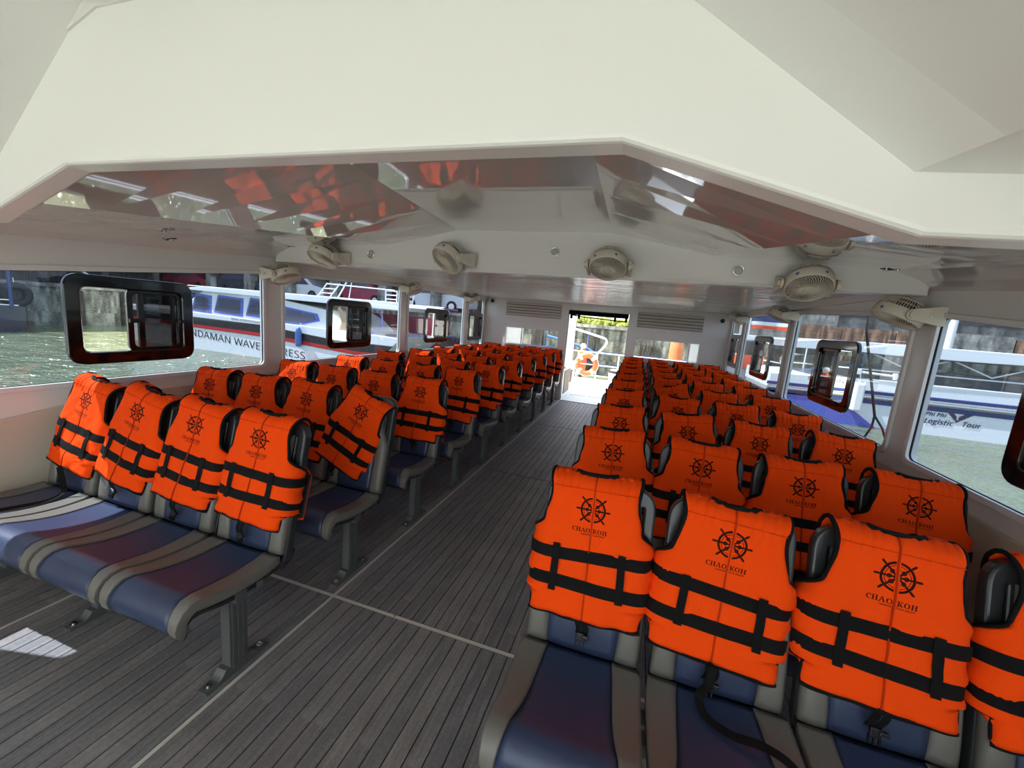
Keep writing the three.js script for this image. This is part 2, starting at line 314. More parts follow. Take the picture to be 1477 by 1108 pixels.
// ================= seating =================
const PITCH = .754, ROW0 = .955, SEATX = [.81, 1.265, 1.72, 2.175], TILT = -.225, SEATY = .445, BACKZ = -.405;
const ORD = ['first', 'second', 'third', 'fourth', 'fifth', 'sixth', 'seventh', 'eighth', 'ninth', 'tenth'];
const seatGeo = (() => {
  // pan path (z toward the viewer, y up), v = 0 at the backrest, 1 under the front edge
  const path = (v) => { const L = .375, R = .045, t = v * (L + R * 2.4); if (t < L) { const k = t / L; return [BACKZ + t, SEATY - .020 + .035 * k * k - .012 * Math.sin(k * Math.PI)]; } const a = (t - L) / R, y0 = SEATY + .015; return [BACKZ + L + R * Math.sin(a), y0 - R * (1 - Math.cos(a))]; };
  const edge = (v) => mix(.118, .168, ss(.15, .95, v)) + .008 * Math.sin(v * 7), wOut = (v) => .219 - .012 * ss(.85, 1, v) - .006 * ss(.1, 0, v);
  const pan = (x0, x1) => (u, v) => { const [z, y] = path(v); return V(mix(x0(v), x1(v), u), y, z); };
  const puff = (amp, e) => (u, v) => amp * Math.pow(Math.max(0, Math.sin(Math.PI * Math.min(1, Math.max(0, u * (1 - 2 * e) + e)))), .45) * Math.pow(Math.max(0, Math.sin(Math.PI * (.04 + .92 * v))), .3);
  const flip = (f) => (u, v) => f(1 - u, v);
  const uvm = (u, v) => [u * .4, v * .5];
  // back cushion, local frame of the tilted backrest
  const outB = (Y) => .205 - .062 * ss(.30, .46, Y), edB = (Y) => .122 + .006 * Math.sin(Y * 9);
  const bk = (x0, x1) => (u, v) => { const Y = .012 + v * .56; return V(mix(x0(Y), x1(Y), u), Y, -.012 - .02 * ss(.0, .3, Y) + .020 * Math.sin(Y * 5.2)); };
  const sh = rpoly([[-.200, -.06], [.200, -.06], [.194, .628], [-.194, .628]], .075);
  for (const s of [-1, 1]) sh.holes.push(rpoly(s > 0 ? [[.146, .40], [.173, .40], [.170, .575], [.146, .575]] : [[-.173, .40], [-.146, .40], [-.146, .575], [-.170, .575]], .012, THREE.Path));
  const shell = ext(sh, .026, .010, 3, 8); shell.translate(0, 0, -.066);
  const under = slab((u, v) => { const [z, y] = path(.02 + v * .95); return V(mix(-.205, .205, u), y - .028 - .012 * Math.sin(v * 3), z - .004); }, 6, 18, () => .001, .018);
  const bend = slab((u, v) => { const a = v * 1.35; return V(mix(-.2, .2, u), SEATY + .02 - .075 * Math.cos(a) + .0, BACKZ - .02 - .07 * Math.sin(a) + .0); }, 4, 10, () => .012, .012);
  return {
    pan: slab(pan((v) => -edge(v), edge), 12, 26, puff(.016, .06), .03, uvm),
    panB: [slab(pan(edge, wOut), 8, 26, puff(.024, .0), .035, uvm), slab(pan((v) => -wOut(v), (v) => -edge(v)), 8, 26, puff(.024, .0), .035, uvm)],
    back: slab(bk((Y) => -edB(Y), edB), 10, 22, puff(.014, .08), .022, uvm),
    backB: [slab(bk(edB, outB), 7, 22, puff(.020, .0), .026, uvm), slab(bk((Y) => -outB(Y), (Y) => -edB(Y)), 7, 22, puff(.020, .0), .026, uvm)],
    shell: [shell], under: [under, bend],
    leg: [rbox(.050, .40, .088, .006, 0, .215, 0), box(.056, .38, .012, 0, .215, .024), box(.056, .38, .012, 0, .215, -.024), box(.056, .38, .010, 0, .215, 0)],
    foot: (() => { const s = new THREE.Shape(); s.moveTo(-.145, 0); s.lineTo(.145, 0); s.lineTo(.145, .010); s.lineTo(.10, .014); s.quadraticCurveTo(.08, .016, .062, .045); s.lineTo(-.062, .045); s.quadraticCurveTo(-.08, .016, -.10, .014); s.lineTo(-.145, .010); s.closePath(); return sideways(ext(s, .046, .003), -.023); })(),
    bolt: [-.122, .122].map((z) => [cyl(.013, .013, .004, 0, .015, z, 0, 0, 0, 12), cyl(.008, .008, .010, 0, .021, z, 0, 0, 0, 6)]),
    bracket: [box(.05, .022, .24, 0, .405, .0), rbox(.056, .028, .036, .006, 0, .402, .115), rbox(.056, .028, .036, .006, 0, .402, -.115)],
  };
})();
for (const k of ['shell', 'under', 'leg', 'bracket']) seatGeo[k] = merge(seatGeo[k]);
seatGeo.bolt = merge(seatGeo.bolt);
function makeBench(side) {
  const b = new THREE.Group();
  for (const x of SEATX) {
    const sx = side * x;
    const pan = mesh('seat_cushion', seatGeo.pan, M.vinylBlue, b); pan.position.x = sx;
    for (const g of seatGeo.panB) mesh('side_bolster', g, M.vinylGrey, pan, 'grey vinyl side bolster');
    mesh('seat_shell', seatGeo.under, M.shell, pan);
    const bk = mesh('backrest', seatGeo.shell, M.shell, b); bk.position.set(sx, SEATY, BACKZ); bk.rotation.x = TILT;
    mesh('back_cushion', seatGeo.back, M.vinylBlue, bk, 'blue vinyl back cushion');
    for (const g of seatGeo.backB) mesh('side_bolster', g, M.vinylGrey, bk, 'grey vinyl side bolster');
  }
  mesh('beam', [box(1.78, .045, .05, side * 1.49, .385, -.21), box(1.78, .03, .03, side * 1.49, .385, -.30)], M.legMetal, b);
  for (const x of [.665, 1.55, 2.33]) {
    const l = mesh('leg', seatGeo.leg, M.legMetal, b); l.position.set(side * x, 0, -.225);
    mesh('foot', seatGeo.foot, M.legMetal, l); mesh('bolts', seatGeo.bolt, M.steel, l); mesh('bracket', seatGeo.bracket, M.plasticBlack, l);
  }
  return b;
}
const benchProto = { '-1': makeBench(-1), '1': makeBench(1) };
const bankWord = { '-1': 'red-striped boat side', '1': 'blue-striped boat side' };
const ROWS = 10;
for (const side of [-1, 1]) for (let r = 0; r < ROWS; r++) {
  const b = r ? benchProto[side].clone() : benchProto[side]; b.name = numbered('seat_bench'); scene.add(b);
  b.position.set(0, 0, -(ROW0 + r * PITCH));
  b.userData = { label: `blue and grey four-seat bench, ${ORD[ROWS - 1 - r]} from the rear wall, on the ${bankWord[side]}`, category: 'bench', group: 'passenger benches in two banks' };
}

// ================= life vests =================
const vestMap = (() => {
  const S = 1024, c = document.createElement('canvas'); c.width = c.height = S; const g = c.getContext('2d');
  g.fillStyle = '#f64a06'; g.fillRect(0, 0, S, S);
  let q = 99; const r = () => { q = (q * 1664525 + 1013904223) >>> 0; return q / 4294967296; };
  for (let i = 0; i < 9000; i++) { g.fillStyle = r() > .5 ? 'rgba(255,96,20,.10)' : 'rgba(206,52,0,.10)'; g.fillRect(r() * S, r() * S, 1 + r() * 9, 1 + r() * 2); }
  // uv: u = (a + .3)/.6, v = (t - .1)/.6  ->  pixels
  const px = (a) => (a + .3) / .6 * S, py = (t) => S - (t - .1) / .6 * S, k = S / .6;
  const ink = '#33120a'; g.strokeStyle = g.fillStyle = ink; g.lineCap = 'round';
  const cx = px(0), cy = py(.532), R = .0425 * k;
  g.lineWidth = .0072 * k; g.beginPath(); g.arc(cx, cy, R, 0, 7); g.stroke();
  g.lineWidth = .0018 * k; g.beginPath(); g.arc(cx, cy, R * .80, 0, 7); g.stroke();
  for (let i = 0; i < 8; i++) {
    const a = i * Math.PI / 4, C = Math.cos(a), Sn = Math.sin(a);
    g.lineWidth = .0056 * k; g.beginPath(); g.moveTo(cx + C * R * .15, cy + Sn * R * .15); g.lineTo(cx + C * R * .9, cy + Sn * R * .9); g.stroke();
    g.lineWidth = .0068 * k; g.beginPath(); g.moveTo(cx + C * R * 1.16, cy + Sn * R * 1.16); g.lineTo(cx + C * R * 1.40, cy + Sn * R * 1.40); g.stroke();
    g.lineWidth = .003 * k; g.beginPath(); g.moveTo(cx + C * R, cy + Sn * R); g.lineTo(cx + C * R * 1.2, cy + Sn * R * 1.2); g.stroke();
    g.lineWidth = .0034 * k; g.beginPath(); g.arc(cx + C * R * .52, cy + Sn * R * .52, R * .12, 0, 7); g.stroke();
  }
  g.beginPath(); g.arc(cx, cy, R * .22, 0, 7); g.fill();
  g.fillStyle = '#f64a06'; g.fillRect(cx - .006 * k, cy - R * 1.6, .012 * k, R * 3.2);   // the seam splits the print
  g.fillStyle = ink; g.font = `bold ${.0225 * k}px serif`; g.textBaseline = 'middle';
  g.textAlign = 'right'; g.fillText('CHAO', px(-.003), py(.456)); g.textAlign = 'left'; g.fillText('KOH', px(.005), py(.456));
  g.font = `bold ${.0074 * k}px sans-serif`; g.textAlign = 'right'; g.fillText('CAMPING', px(-.003), py(.4415)); g.textAlign = 'left'; g.fillText('TOUR GROUP', px(.005), py(.4415));
  const t = new THREE.CanvasTexture(c); t.colorSpace = THREE.SRGBColorSpace; t.magFilter = THREE.LinearFilter; return t;
})();
const vestMat = std({ map: vestMap, roughness: .85, specularIntensity: .25, bumpMap: rep(fineBump, 5), bumpScale: .0007 });
const yokeMat = std({ col: [.66, .052, .004], roughness: .85, specularIntensity: .2 });
const seamMat = std({ col: [.46, .035, .004], roughness: .85, specularIntensity: .2 });
const liningMat = std({ col: [.012, .012, .013], roughness: .7 });
function makeVest(k) {
  const nz = noiseGrid(8, 31 + k * 17), n2 = noiseGrid(16, 77 + k * 5), j = (i) => n2(.13 * i + k * .37, .71 * i) - .5;
  const a0 = .156, r = .055, T0 = .60, R = .056, zb = .014;
  const skew = .05 * j(1), flareL = 1 + .10 * j(2), flareR = 1 + .10 * j(3), neckDip = .018 + .02 * j(4), lift = .012 * j(5);
  const S = (a, t) => { // surface the cloth follows
    const s = Math.sign(a) || 1, m = Math.abs(a); let x, zz;
    if (m < a0) { x = m; zz = 0; } else { const th = Math.min((m - a0) / r, Math.PI / 2), rest = Math.max(0, m - a0 - r * Math.PI / 2); x = a0 + r * Math.sin(th); zz = r * (1 - Math.cos(th)) + rest; }
    let Y, z; if (t <= T0) { Y = t; z = zb; } else { const p = Math.min((t - T0) / R, Math.PI), rest = Math.max(0, t - T0 - R * Math.PI); Y = T0 + R * Math.sin(p) - rest; z = zb - R * (1 - Math.cos(p)); }
    const low = ss(.45, .12, t);
    return V(s * x, Y + lift + skew * a * low, z - zz + .018 * low * (1 - ss(0, .2, m)) + .006 * ss(.3, .16, t));
  };
  const A = (t, s) => { const f = s < 0 ? flareL : flareR; return (mix(.198, .285 * f, ss(.196, .212, t)) * 1) * (1 - ss(.392, .47, t)) + ss(.392, .47, t) * mix(.178, .158, ss(.45, .58, t)) + .010 * ss(.58, .66, t); };
  const Tt = (a) => .672 - neckDip * Math.exp(-Math.pow(a / .075, 4)) ;
  const Tb = (a) => .142 + .010 * (nz(a * 2 + .5, .2) - .5) - .006 * ss(.1, .2, Math.abs(a));
  const off = (a, t) => {
    const e = Math.abs(a) / A(t, a), pill = Math.pow(Math.max(0, 1 - Math.pow(e, 8)), .5);
    const w = .011 * (nz(a * 1.4 + .2, t * 1.1) - .5) + .006 * (n2(a * 1.8, t * 1.6) - .5) + .0035 * ss(.56, .60, t) * Math.sin(a * 210 + k) * ss(.02, .05, Math.abs(a));
    const side = .0045 * ss(.15, .24, Math.abs(a)) * Math.sin(t * 80 + k * 2 + a * 20) * ss(.45, .40, t);
    return .020 * (.35 + .65 * pill) * (t > .6 ? mix(1, .6, ss(.6, .67, t)) : 1) + w + side - .0055 * Math.exp(-Math.pow(a / .0035, 2)) - .004 * Math.exp(-Math.pow((t - .605) / .004, 2)) - .004 * Math.exp(-Math.pow((Math.abs(t - .36)) / .02, 2)) - .004 * Math.exp(-Math.pow((Math.abs(t - .25)) / .02, 2));
  };
  const uvAt = (a, t) => [(a + .3) / .6, (t - .1) / .6];
  const at = (u, v) => { const s = u * 2 - 1, t0 = mix(.142, .672, v), a = s * A(t0, s), t = mix(Tb(a), Tt(a), v); return [a, t]; };
  const front = slab((u, v) => S(...at(u, v)), 46, 46, (u, v) => off(...at(u, v)), .002, (u, v) => uvAt(...at(u, v)));
  const strapOver = [-1, 1].map((s) => slab((u, v) => S(s > 0 ? mix(.070, .166, u) : mix(-.166, -.070, u), mix(.655, .80, v)), 8, 12, (u, v) => .012 * Math.pow(Math.sin(Math.PI * Math.min(.97, Math.max(.03, u))), .4), .002, (u) => [.03 + .05 * u, .9]));
  const Arear = (t) => mix(.166, .215, ss(.93, 1.0, t));
  const rear = [-1, 1].map((s) => slab((u, v) => { const t = mix(.785, 1.22, v), a = s > 0 ? mix(.012, Arear(t), u) : mix(-Arear(t), -.012, u); return S(a, t); }, 10, 16, (u, v) => .018 * Math.pow(Math.max(.02, Math.sin(Math.PI * u) * Math.sin(Math.PI * (.05 + .9 * v))), .4), .002, (u) => [.03 + .05 * u, .9]));
  const lin = [-1, 1].map((s) => slab((u, v) => { const t = mix(.785, 1.21, v), a = s > 0 ? mix(.012, Arear(t) - .004, u) : mix(-Arear(t) + .004, -.012, u); return S(a, t); }, 6, 8, () => -.003, .0055));
  const g = new THREE.Group();
  mesh('vest_body', [front, ...strapOver, ...rear], vestMat, g);
  mesh('lining', lin, liningMat, g, 'black lining');
  const pt = (a, t, o = .004) => { const e = 1e-3, p = S(a, t), n = S(a + e, t).sub(S(a - e, t)).cross(S(a, t + e).sub(S(a, t - e))).normalize(); return p.addScaledVector(n, o); };
  // edge binding
  const bind = [];
  for (const s of [-1, 1]) {
    const p = []; for (let i = 0; i <= 34; i++) { const t = mix(.205, .655, i / 34); p.push(pt(s * A(t, s), t, .006)); } for (let i = 1; i <= 5; i++) p.push(pt(s * .167, mix(.655, .80, i / 5), .006));
    bind.push(tube(p, .0078, 60, 6));
    const q = []; for (let i = 0; i <= 6; i++) { const a = s * mix(A(.23, s), .19, i / 6); q.push(pt(a, .200, .006)); } bind.push(tube(q, .0055, 10, 5));
    const q2 = [pt(s * .196, .20, .006), pt(s * .197, .17, .008), pt(s * .195, Tb(.195), .008)]; bind.push(tube(q2, .0055, 6, 5));
    const nk = []; for (let i = 0; i <= 4; i++) nk.push(pt(s * .070, mix(.80, .66, i / 4), .006)); bind.push(tube(nk, .0058, 10, 5));
  }
  { const p = []; for (let i = 0; i <= 26; i++) { const a = mix(-.196, .196, i / 26); p.push(pt(a, Tb(a) - .003, .011)); } bind.push(tube(p, .0085, 40, 6)); }
  { const p = []; for (let i = 0; i <= 16; i++) { const a = mix(-.078, .078, i / 16); p.push(pt(a, Tt(a) - .002, .012)); } bind.push(tube(p, .0095, 24, 6)); }
  mesh('edge_binding', bind, M.web, g, 'black edge binding');
  mesh('centre_seam', slab((u, v) => { const t = mix(Tb(0) + .004, Tt(0) - .006, v); return pt((u - .5) * .0042, t, off(.012, t) - .0005); }, 1, 40, () => .0008, .002), seamMat, g);
  mesh('yoke_seam', slab((u, v) => { const a = mix(.158, -.158, v); return pt(a, .603 + (u - .5) * .0030, off(a, .603) + .0022); }, 1, 60, () => .0004, .002), yokeMat, g);
  // webbing
  const ribbon = (fa, ft, w, al, n, o) => slab((u, v) => { const a = fa(v), t = ft(v), h = (u - .5) * w; return al ? pt(a, t + h, Math.max(off(a, t), .008) + o) : pt(a + h, t, Math.max(off(a, t), .008) + o); }, 2, n, () => .0012, .0012);
  const slack = .010 * j(7), twist = j(8);
  const band = (tc, sg) => ribbon((v) => mix(A(tc, -1) * .985, -A(tc, 1) * .985, v), (v) => tc + slack * sg * Math.sin(v * 3.1) + .012 * twist * sg * Math.sin(v * 6.3), .043, true, 40, .0035);
  mesh('webbing_strap', band(.362, 1), M.web, g); mesh('webbing_strap', band(.252, -1), M.web, g);
  for (const s of [-1, 1]) mesh('webbing_loop', ribbon(() => s * .118, (v) => mix(.222, .392, v), .027, false, 14, .0065), M.web, g);
  // crotch strap and buckle under the hem
  const bx = .03 * j(9), len = .055 + .05 * (j(10) + .5);
  const cs = []; for (const dx of [-.011, .013]) cs.push(slab((u, v) => V(bx * v + dx + (u - .5) * .020 + .006 * Math.sin(v * 5 + k), .160 - v * len, .040 + .012 * Math.sin(v * 3) - .012 * v), 2, 10, () => .001, .001));
  mesh('crotch_strap', cs, M.web, g);
  mesh('buckle', [rbox(.032, .030, .012, .004, bx + .002, .150 - len, .036), box(.005, .026, .008, bx - .012, .128 - len, .034), box(.005, .028, .008, bx + .002, .126 - len, .034), box(.005, .026, .008, bx + .016, .128 - len, .034), rbox(.026, .014, .016, .004, bx + .020, .155 - len, .040)], M.plasticBlack, g);
  return g;
}
const vestKinds = Array.from({ length: 7 }, (_, k) => makeVest(k));
const seatWord = ['aisle', 'second-from-aisle', 'second-from-window', 'window'];
// tilt overrides, [side,row,seat] -> [roll, dx, dy]
const VT = { '-1,1,0': [-.36, .02, -.02], '-1,0,3': [-.14, .065, .0], '-1,0,2': [-.19, .06, 0], '-1,0,1': [-.10, .03, 0], '-1,0,0': [-.03, 0, 0], '1,0,0': [.03, -.02, .0], '1,0,1': [-.07, 0, -.01], '1,0,2': [-.05, 0, 0], '1,1,0': [.06, 0, 0], '1,1,1': [-.03, 0, 0], '1,2,1': [.10, 0, 0], '1,4,1': [.26, 0, .0] };
for (const side of [-1, 1]) for (let row = 0; row < ROWS; row++) for (let s = 0; s < 4; s++) {
  const k = row === 0 ? (side < 0 ? [0, 1, 2, 3] : [4, 5, 6, 1])[s] : Math.floor(rnd() * 7), o = vestKinds[k].clone(true);
  const [roll, dx, dy] = VT[[side, row, s]] || [(rnd() - .5) * .10, (rnd() - .5) * .012, (rnd() - .5) * .014];
  o.name = numbered('life_vest'); scene.add(o);
  o.position.set(side * SEATX[s], SEATY, -(ROW0 + row * PITCH) + BACKZ);
  o.rotation.set(TILT, 0, 0);
  // roll about the top of the backrest
  const inner = new THREE.Matrix4().makeTranslation(dx, .6 + dy, 0).multiply(new THREE.Matrix4().makeRotationZ(roll)).multiply(new THREE.Matrix4().makeTranslation(0, -.6, 0));
  o.updateMatrix(); o.matrix.multiply(inner); o.matrix.decompose(o.position, o.quaternion, o.scale);
  const word = Math.abs(roll) > .2 ? 'tilted orange' : 'orange';
  o.userData = { label: `${word} life vest on ${seatWord[s]} seat, ${ORD[ROWS - 1 - row]} bench from rear wall, ${bankWord[side]}`, category: 'life vest', group: 'life vests worn by the seat backs' };
  // long tails left lying on the seats of the first benches
  if (row === 0 && ((side > 0 && (s === 1)) || (side < 0 && s === 3))) {
    const P = side > 0 ? [[0, .16, .05], [.0, .10, .055], [-.02, .05, .06], [.0, .028, .10], [.07, .035, .14], [.14, .05, .15], [.20, .06, .18], [.26, .045, .24]] : [[.06, .18, .05], [.10, .10, .055], [.12, .05, .06], [.13, .032, .12], [.12, .034, .20], [.10, .036, .28], [.08, .040, .36], [.06, .0, .435], [.05, -.12, .44]];
    const inv = new THREE.Matrix4().makeRotationX(-TILT), cv = new THREE.CatmullRomCurve3(P.map(([x, y, z]) => V(x, y, z).applyMatrix4(inv).add(V(0, y < .03 ? .0 : 0, 0))));
    mesh('loose_strap', slab((u, v) => { const p = cv.getPoint(v), t = cv.getTangent(v), up = V(0, 1, .5).normalize(), w = t.clone().cross(up).normalize(); return p.addScaledVector(w, (u - .5) * .026); }, 2, 40, () => .0012, .0012), M.web, o);
  }
}

// ================= fans =================
const fanGeo = (() => {
  const R = .148, g = {};
  // drum axis = +z (front)
  const turn = (q) => { q.rotateX(Math.PI / 2); return q; };
  g.ring = [turn(lathe([[R - .010, -.030], [R, -.030], [R + .002, 0], [R, .034], [R - .006, .042], [R - .012, .040], [R - .010, .030], [R - .010, -.030]], 48))];
  const front = [], N = 40;
  for (let i = 0; i < N; i++) {
    const p = []; for (let j = 0; j <= 4; j++) { const t = j / 4, r = mix(.036, R - .008, t), a = i / N * Math.PI * 2 + .55 * t * t; p.push(V(r * Math.cos(a), r * Math.sin(a), .050 - .014 * t * t)); }
    for (let j = 0; j < 4; j++) { const q = bar(p[j], p[j + 1], .0036, 4); front.push(q); }
  }
  g.front = front;
  g.hub = [turn(lathe([[0, .056], [.026, .056], [.034, .052], [.038, .044], [.038, .034], [0, .034]], 28))];
  g.badge = [rbox(.030, .007, .002, .001, 0, 0, .0565)];
  const back = [], B = 56;
  const prof = [[R - .004, -.028], [R - .012, -.062], [R - .034, -.092], [.07, -.112], [.045, -.116]];
  for (let i = 0; i < B; i++) { const a = i / B * Math.PI * 2; for (let j = 0; j < prof.length - 1; j++) back.push(bar(V(prof[j][0] * Math.cos(a), prof[j][0] * Math.sin(a), prof[j][1]), V(prof[j + 1][0] * Math.cos(a), prof[j + 1][0] * Math.sin(a), prof[j + 1][1]), .0021, 4)); }
  for (const [r, z] of [[R - .011, -.060], [R - .033, -.092]]) { const t = new THREE.TorusGeometry(r, .003, 5, 40); t.translate(0, 0, z); back.push(t); }
  g.back = back;
  g.motor = [turn(lathe([[0, -.125], [.045, -.122], [.052, -.11], [.052, -.02], [.03, .0], [0, .0]], 24))];
  g.blade = [0, 1, 2, 3, 4].map((i) => { const b = slab((u, v) => { const a = mix(-.58, .58, u), r = mix(.045, .134, v); return V(r * Math.cos(a), r * Math.sin(a), .022 - .040 * u); }, 6, 6, () => .001, .001); b.rotateZ(i * 1.2566); return b; });
  g.sticker = [box(.003, .018, .016, R + .0022, 0, .006)].map((b, i) => { b.rotateZ(1.15); return b; });
  g.sticker.push((() => { const b = box(.003, .018, .016, R + .0022, 0, .006); b.rotateZ(2.3); return b; })());
  const armS = new THREE.Shape(); armS.moveTo(0, -.058); armS.lineTo(.012, -.062); armS.lineTo(.165, -.034); armS.absarc(.172, 0, .034, -1.4, 1.4, false); armS.lineTo(.012, .062); armS.lineTo(0, .058); armS.closePath();
  g.arm = (s) => { const e = ext(armS, .014, .003, 2, 8); e.rotateY(-Math.PI / 2); e.translate(s > 0 ? R + .026 : -R - .010, 0, 0); return e; };
  g.knob = (s) => cyl(.024, .026, .016, s * (R + .034), 0, .172, 0, 0, Math.PI / 2, 20);
  g.cap = (s) => [cyl(.018, .018, .006, s * (R + .031), 0, .070, 0, 0, Math.PI / 2, 16), box(.006, .032, .004, s * (R + .034), 0, .070, .7, 0, 0)];
  g.plate = [rbox(2 * R + .05, .116, .012, .003, 0, 0, .006)];
  return g;
})();
for (const k of ['ring', 'front', 'hub', 'badge', 'back', 'motor', 'plate']) fanGeo[k] = merge(fanGeo[k]);
fanGeo.arms = [fanGeo.arm(-1), fanGeo.arm(1)]; fanGeo.knobs = [fanGeo.knob(-1), fanGeo.knob(1)]; fanGeo.caps = [merge(fanGeo.cap(-1)), merge(fanGeo.cap(1))];
function fan(pos, turn, pitch, label) {
  const f = thing('wall_fan', label, 'fan', pos, turn, 'cream bracket fans'); f.scale.setScalar(.86);
  mesh('wall_plate', fanGeo.plate, M.fan, f);
  for (const i of [0, 1]) { const a = mesh('bracket_arm', fanGeo.arms[i], M.fan, f); mesh('knob', fanGeo.knobs[i], M.fan, a); mesh('screw_cap', fanGeo.caps[i], M.fan, a); }
  const d = new THREE.Group(); d.name = 'fan_head'; d.position.z = .172; d.rotation.x = pitch; f.add(d);
  mesh('drum', fanGeo.ring, M.fan, d); mesh('front_grille', fanGeo.front, M.fan, d); mesh('hub', [fanGeo.hub, fanGeo.badge], M.fan, d); mesh('rear_grille', fanGeo.back, M.fan, d);
  mesh('motor', fanGeo.motor, M.fanDark, d); for (const b of fanGeo.blade) mesh('blade', b, M.fanDark, d); for (const s of fanGeo.sticker) mesh('sticker', s, M.sticker, d, 'small blue sticker');
  return f;
}
// on the beam (facing the bow), then on the window pillars of either side
fan([-1.745, 2.03, -3.052], -.20, 1.05, 'cream fan on the white beam, at the end on the red-striped boat side');
fan([-.55, 2.06, -3.052], -.42, .80, 'cream fan on the white beam, second from the red-striped boat side');
fan([.605, 2.06, -3.052], .0, 1.02, 'cream fan on the white beam, second from the blue-striped boat side');
fan([1.80, 2.0, -3.052], -.05, .98, 'cream fan on the white beam, at the end on the blue-striped boat side');
const pillarOrd = ['first', 'second', 'third'];
[[3.04, 1.86], [5.275, 1.93], [7.48, 1.94]].forEach(([d, y], i) => {
  for (const s of [-1, 1]) fan([s * (HW - .004), y, -d], -s * Math.PI / 2, s < 0 ? 1.1 : 1.15, `cream fan on the ${pillarOrd[2 - i]} window pillar from the rear wall, ${bankWord[s]}`);
});
// ================= small fittings =================
const lampGeo = { ring: merge([(() => { const t = new THREE.TorusGeometry(.030, .006, 8, 28); return t; })(), cyl(.033, .035, .006, 0, 0, -.003, Math.PI / 2, 0, 0, 28)]), lens: merge([cyl(.022, .024, .006, 0, 0, .003, Math.PI / 2, 0, 0, 24), ...[0, 1, 2].map((i) => box(.034, .0025, .003, 0, (i - 1) * .011, .006))]) };
function lamp(pos, rx, label, s = 1) { const l = thing('round_lamp', label, 'lamp', pos, 0, 'small round chrome lamps'); l.rotation.x = rx; l.scale.setScalar(s); mesh('bezel', lampGeo.ring, M.chrome, l); mesh('lens', lampGeo.lens, M.lens, l); }
lamp([-1.40, 2.085, -3.038], 0, 'round chrome lamp set in the white beam, beside the red-striped boat side end fan');
lamp([.195, 2.158, -3.038], 0, 'round chrome lamp set in the middle of the white beam');
lamp([1.43, 2.08, -3.038], 0, 'round chrome lamp set in the white beam, beside the blue-striped boat side end fan');
[[.11, 4.40, 'over the aisle, nearer the beam'], [1.47, 4.97, 'over the blue-striped boat side benches, nearer the beam'], [.18, 6.67, 'over the aisle, nearer the rear door'], [-1.51, 4.78, 'over the red-striped boat side benches, nearer the beam'], [-1.49, 7.90, 'over the red-striped boat side benches, nearer the rear wall'], [1.47, 7.2, 'over the blue-striped boat side benches, nearer the rear wall']]
  .forEach(([x, d, w]) => lamp([x, 2.057, -d], Math.PI / 2, 'small round chrome ceiling lamp ' + w, .95));
// cable clips where the beam meets the ceiling
for (const [x, y, d, w] of [[-2.24, 2.123, 3.02, 'red'], [2.235, 2.122, 3.02, 'blue'], [-2.28, 1.985, 2.04, 'x']]) {
  const c = thing('cable_clip', w === 'x' ? 'small metal cable clip on the glossy ceiling above a side window' : `small metal cable clip at the beam corner on the ${w}-striped boat side`, 'clip', [x, y, -d], 0, 'cable clips');
  mesh('clip', [rbox(.09, .010, .014, .003, 0, 0, 0), rbox(.016, .022, .02, .004, -.028, 0, .004), rbox(.016, .022, .02, .004, .028, 0, .004)], M.steel, c); mesh('cable', tube([V(-.06, .004, .004), V(-.02, -.004, .012), V(.03, .002, .012), V(.07, .006, .004)], .004, 12, 6), M.rubber, c);
}
// louvred vents in the rear wall
for (const [x0, x1, y0, y1, w] of [[-1.975, -.755, 1.712, 2.005, 'red'], [.775, 1.985, 1.685, 1.985, 'blue']]) {
  const v = thing('louvre_vent', `pale louvred air vent in the rear wall on the ${w}-striped boat side`, 'vent', [0, 0, -REAR], 0, 'louvred vents');
  const r = rrect(x0 - .03, y0 - .075, x1 + .03, y1 + .02, .01); r.holes.push(rrect(x0, y0, x1, y1, .005, THREE.Path));
  mesh('vent_plate', ext(r, .010, .002), M.gel, v);
  mesh('backing', box(x1 - x0, y1 - y0, .004, (x0 + x1) / 2, (y0 + y1) / 2, .002), M.ventDark, v);
  for (let i = 0; i < 5; i++) mesh('slat', rbox(x1 - x0, .040, .008, .003, (x0 + x1) / 2, y0 + .034 + i * (y1 - y0 - .05) / 4.2, .020, .75, 0, 0), M.gel, v);
  for (let i = 0; i < 5; i++) mesh('screw', cyl(.006, .006, .004, mix(x0, x1, (i + .5) / 5), y0 - .045, .012, Math.PI / 2, 0, 0, 10), M.steel, v);
}
for (const [x, y, w] of [[-2.30, 1.99, 'red'], [2.30, 1.93, 'blue']]) {
  const c = thing('security_camera', `black dome security camera in the rear wall corner on the ${w}-striped boat side`, 'camera', [x, y, -REAR], 0, 'dome cameras');
  mesh('mount', cyl(.05, .055, .02, 0, 0, .01, Math.PI / 2, 0, 0, 24), M.white, c); mesh('dome', tf(new THREE.SphereGeometry(.042, 20, 12), 0, 0, .03), M.blackFrame, c);
}
{ // rolled blind over the doorway
  const b = thing('rolled_blind', 'black rolled-up blind with straps above the rear doorway', 'blind', [0, 0, -REAR - .16]);
  mesh('roll', tf(new THREE.CylinderGeometry(.055, .055, 1.2, 20), 0, 1.885, 0, 0, 0, Math.PI / 2), M.web, b);
  mesh('hanging_edge', tube([V(-.58, 1.83, .02), V(-.3, 1.80, .03), V(0, 1.79, .03), V(.3, 1.775, .03), V(.58, 1.77, .02)], .014, 24, 6), M.web, b);
  for (const x of [-.56, -.40, .34, .56]) mesh('strap', rbox(.045, .19, .07, .01, x, 1.845, .035), M.web, b);
}
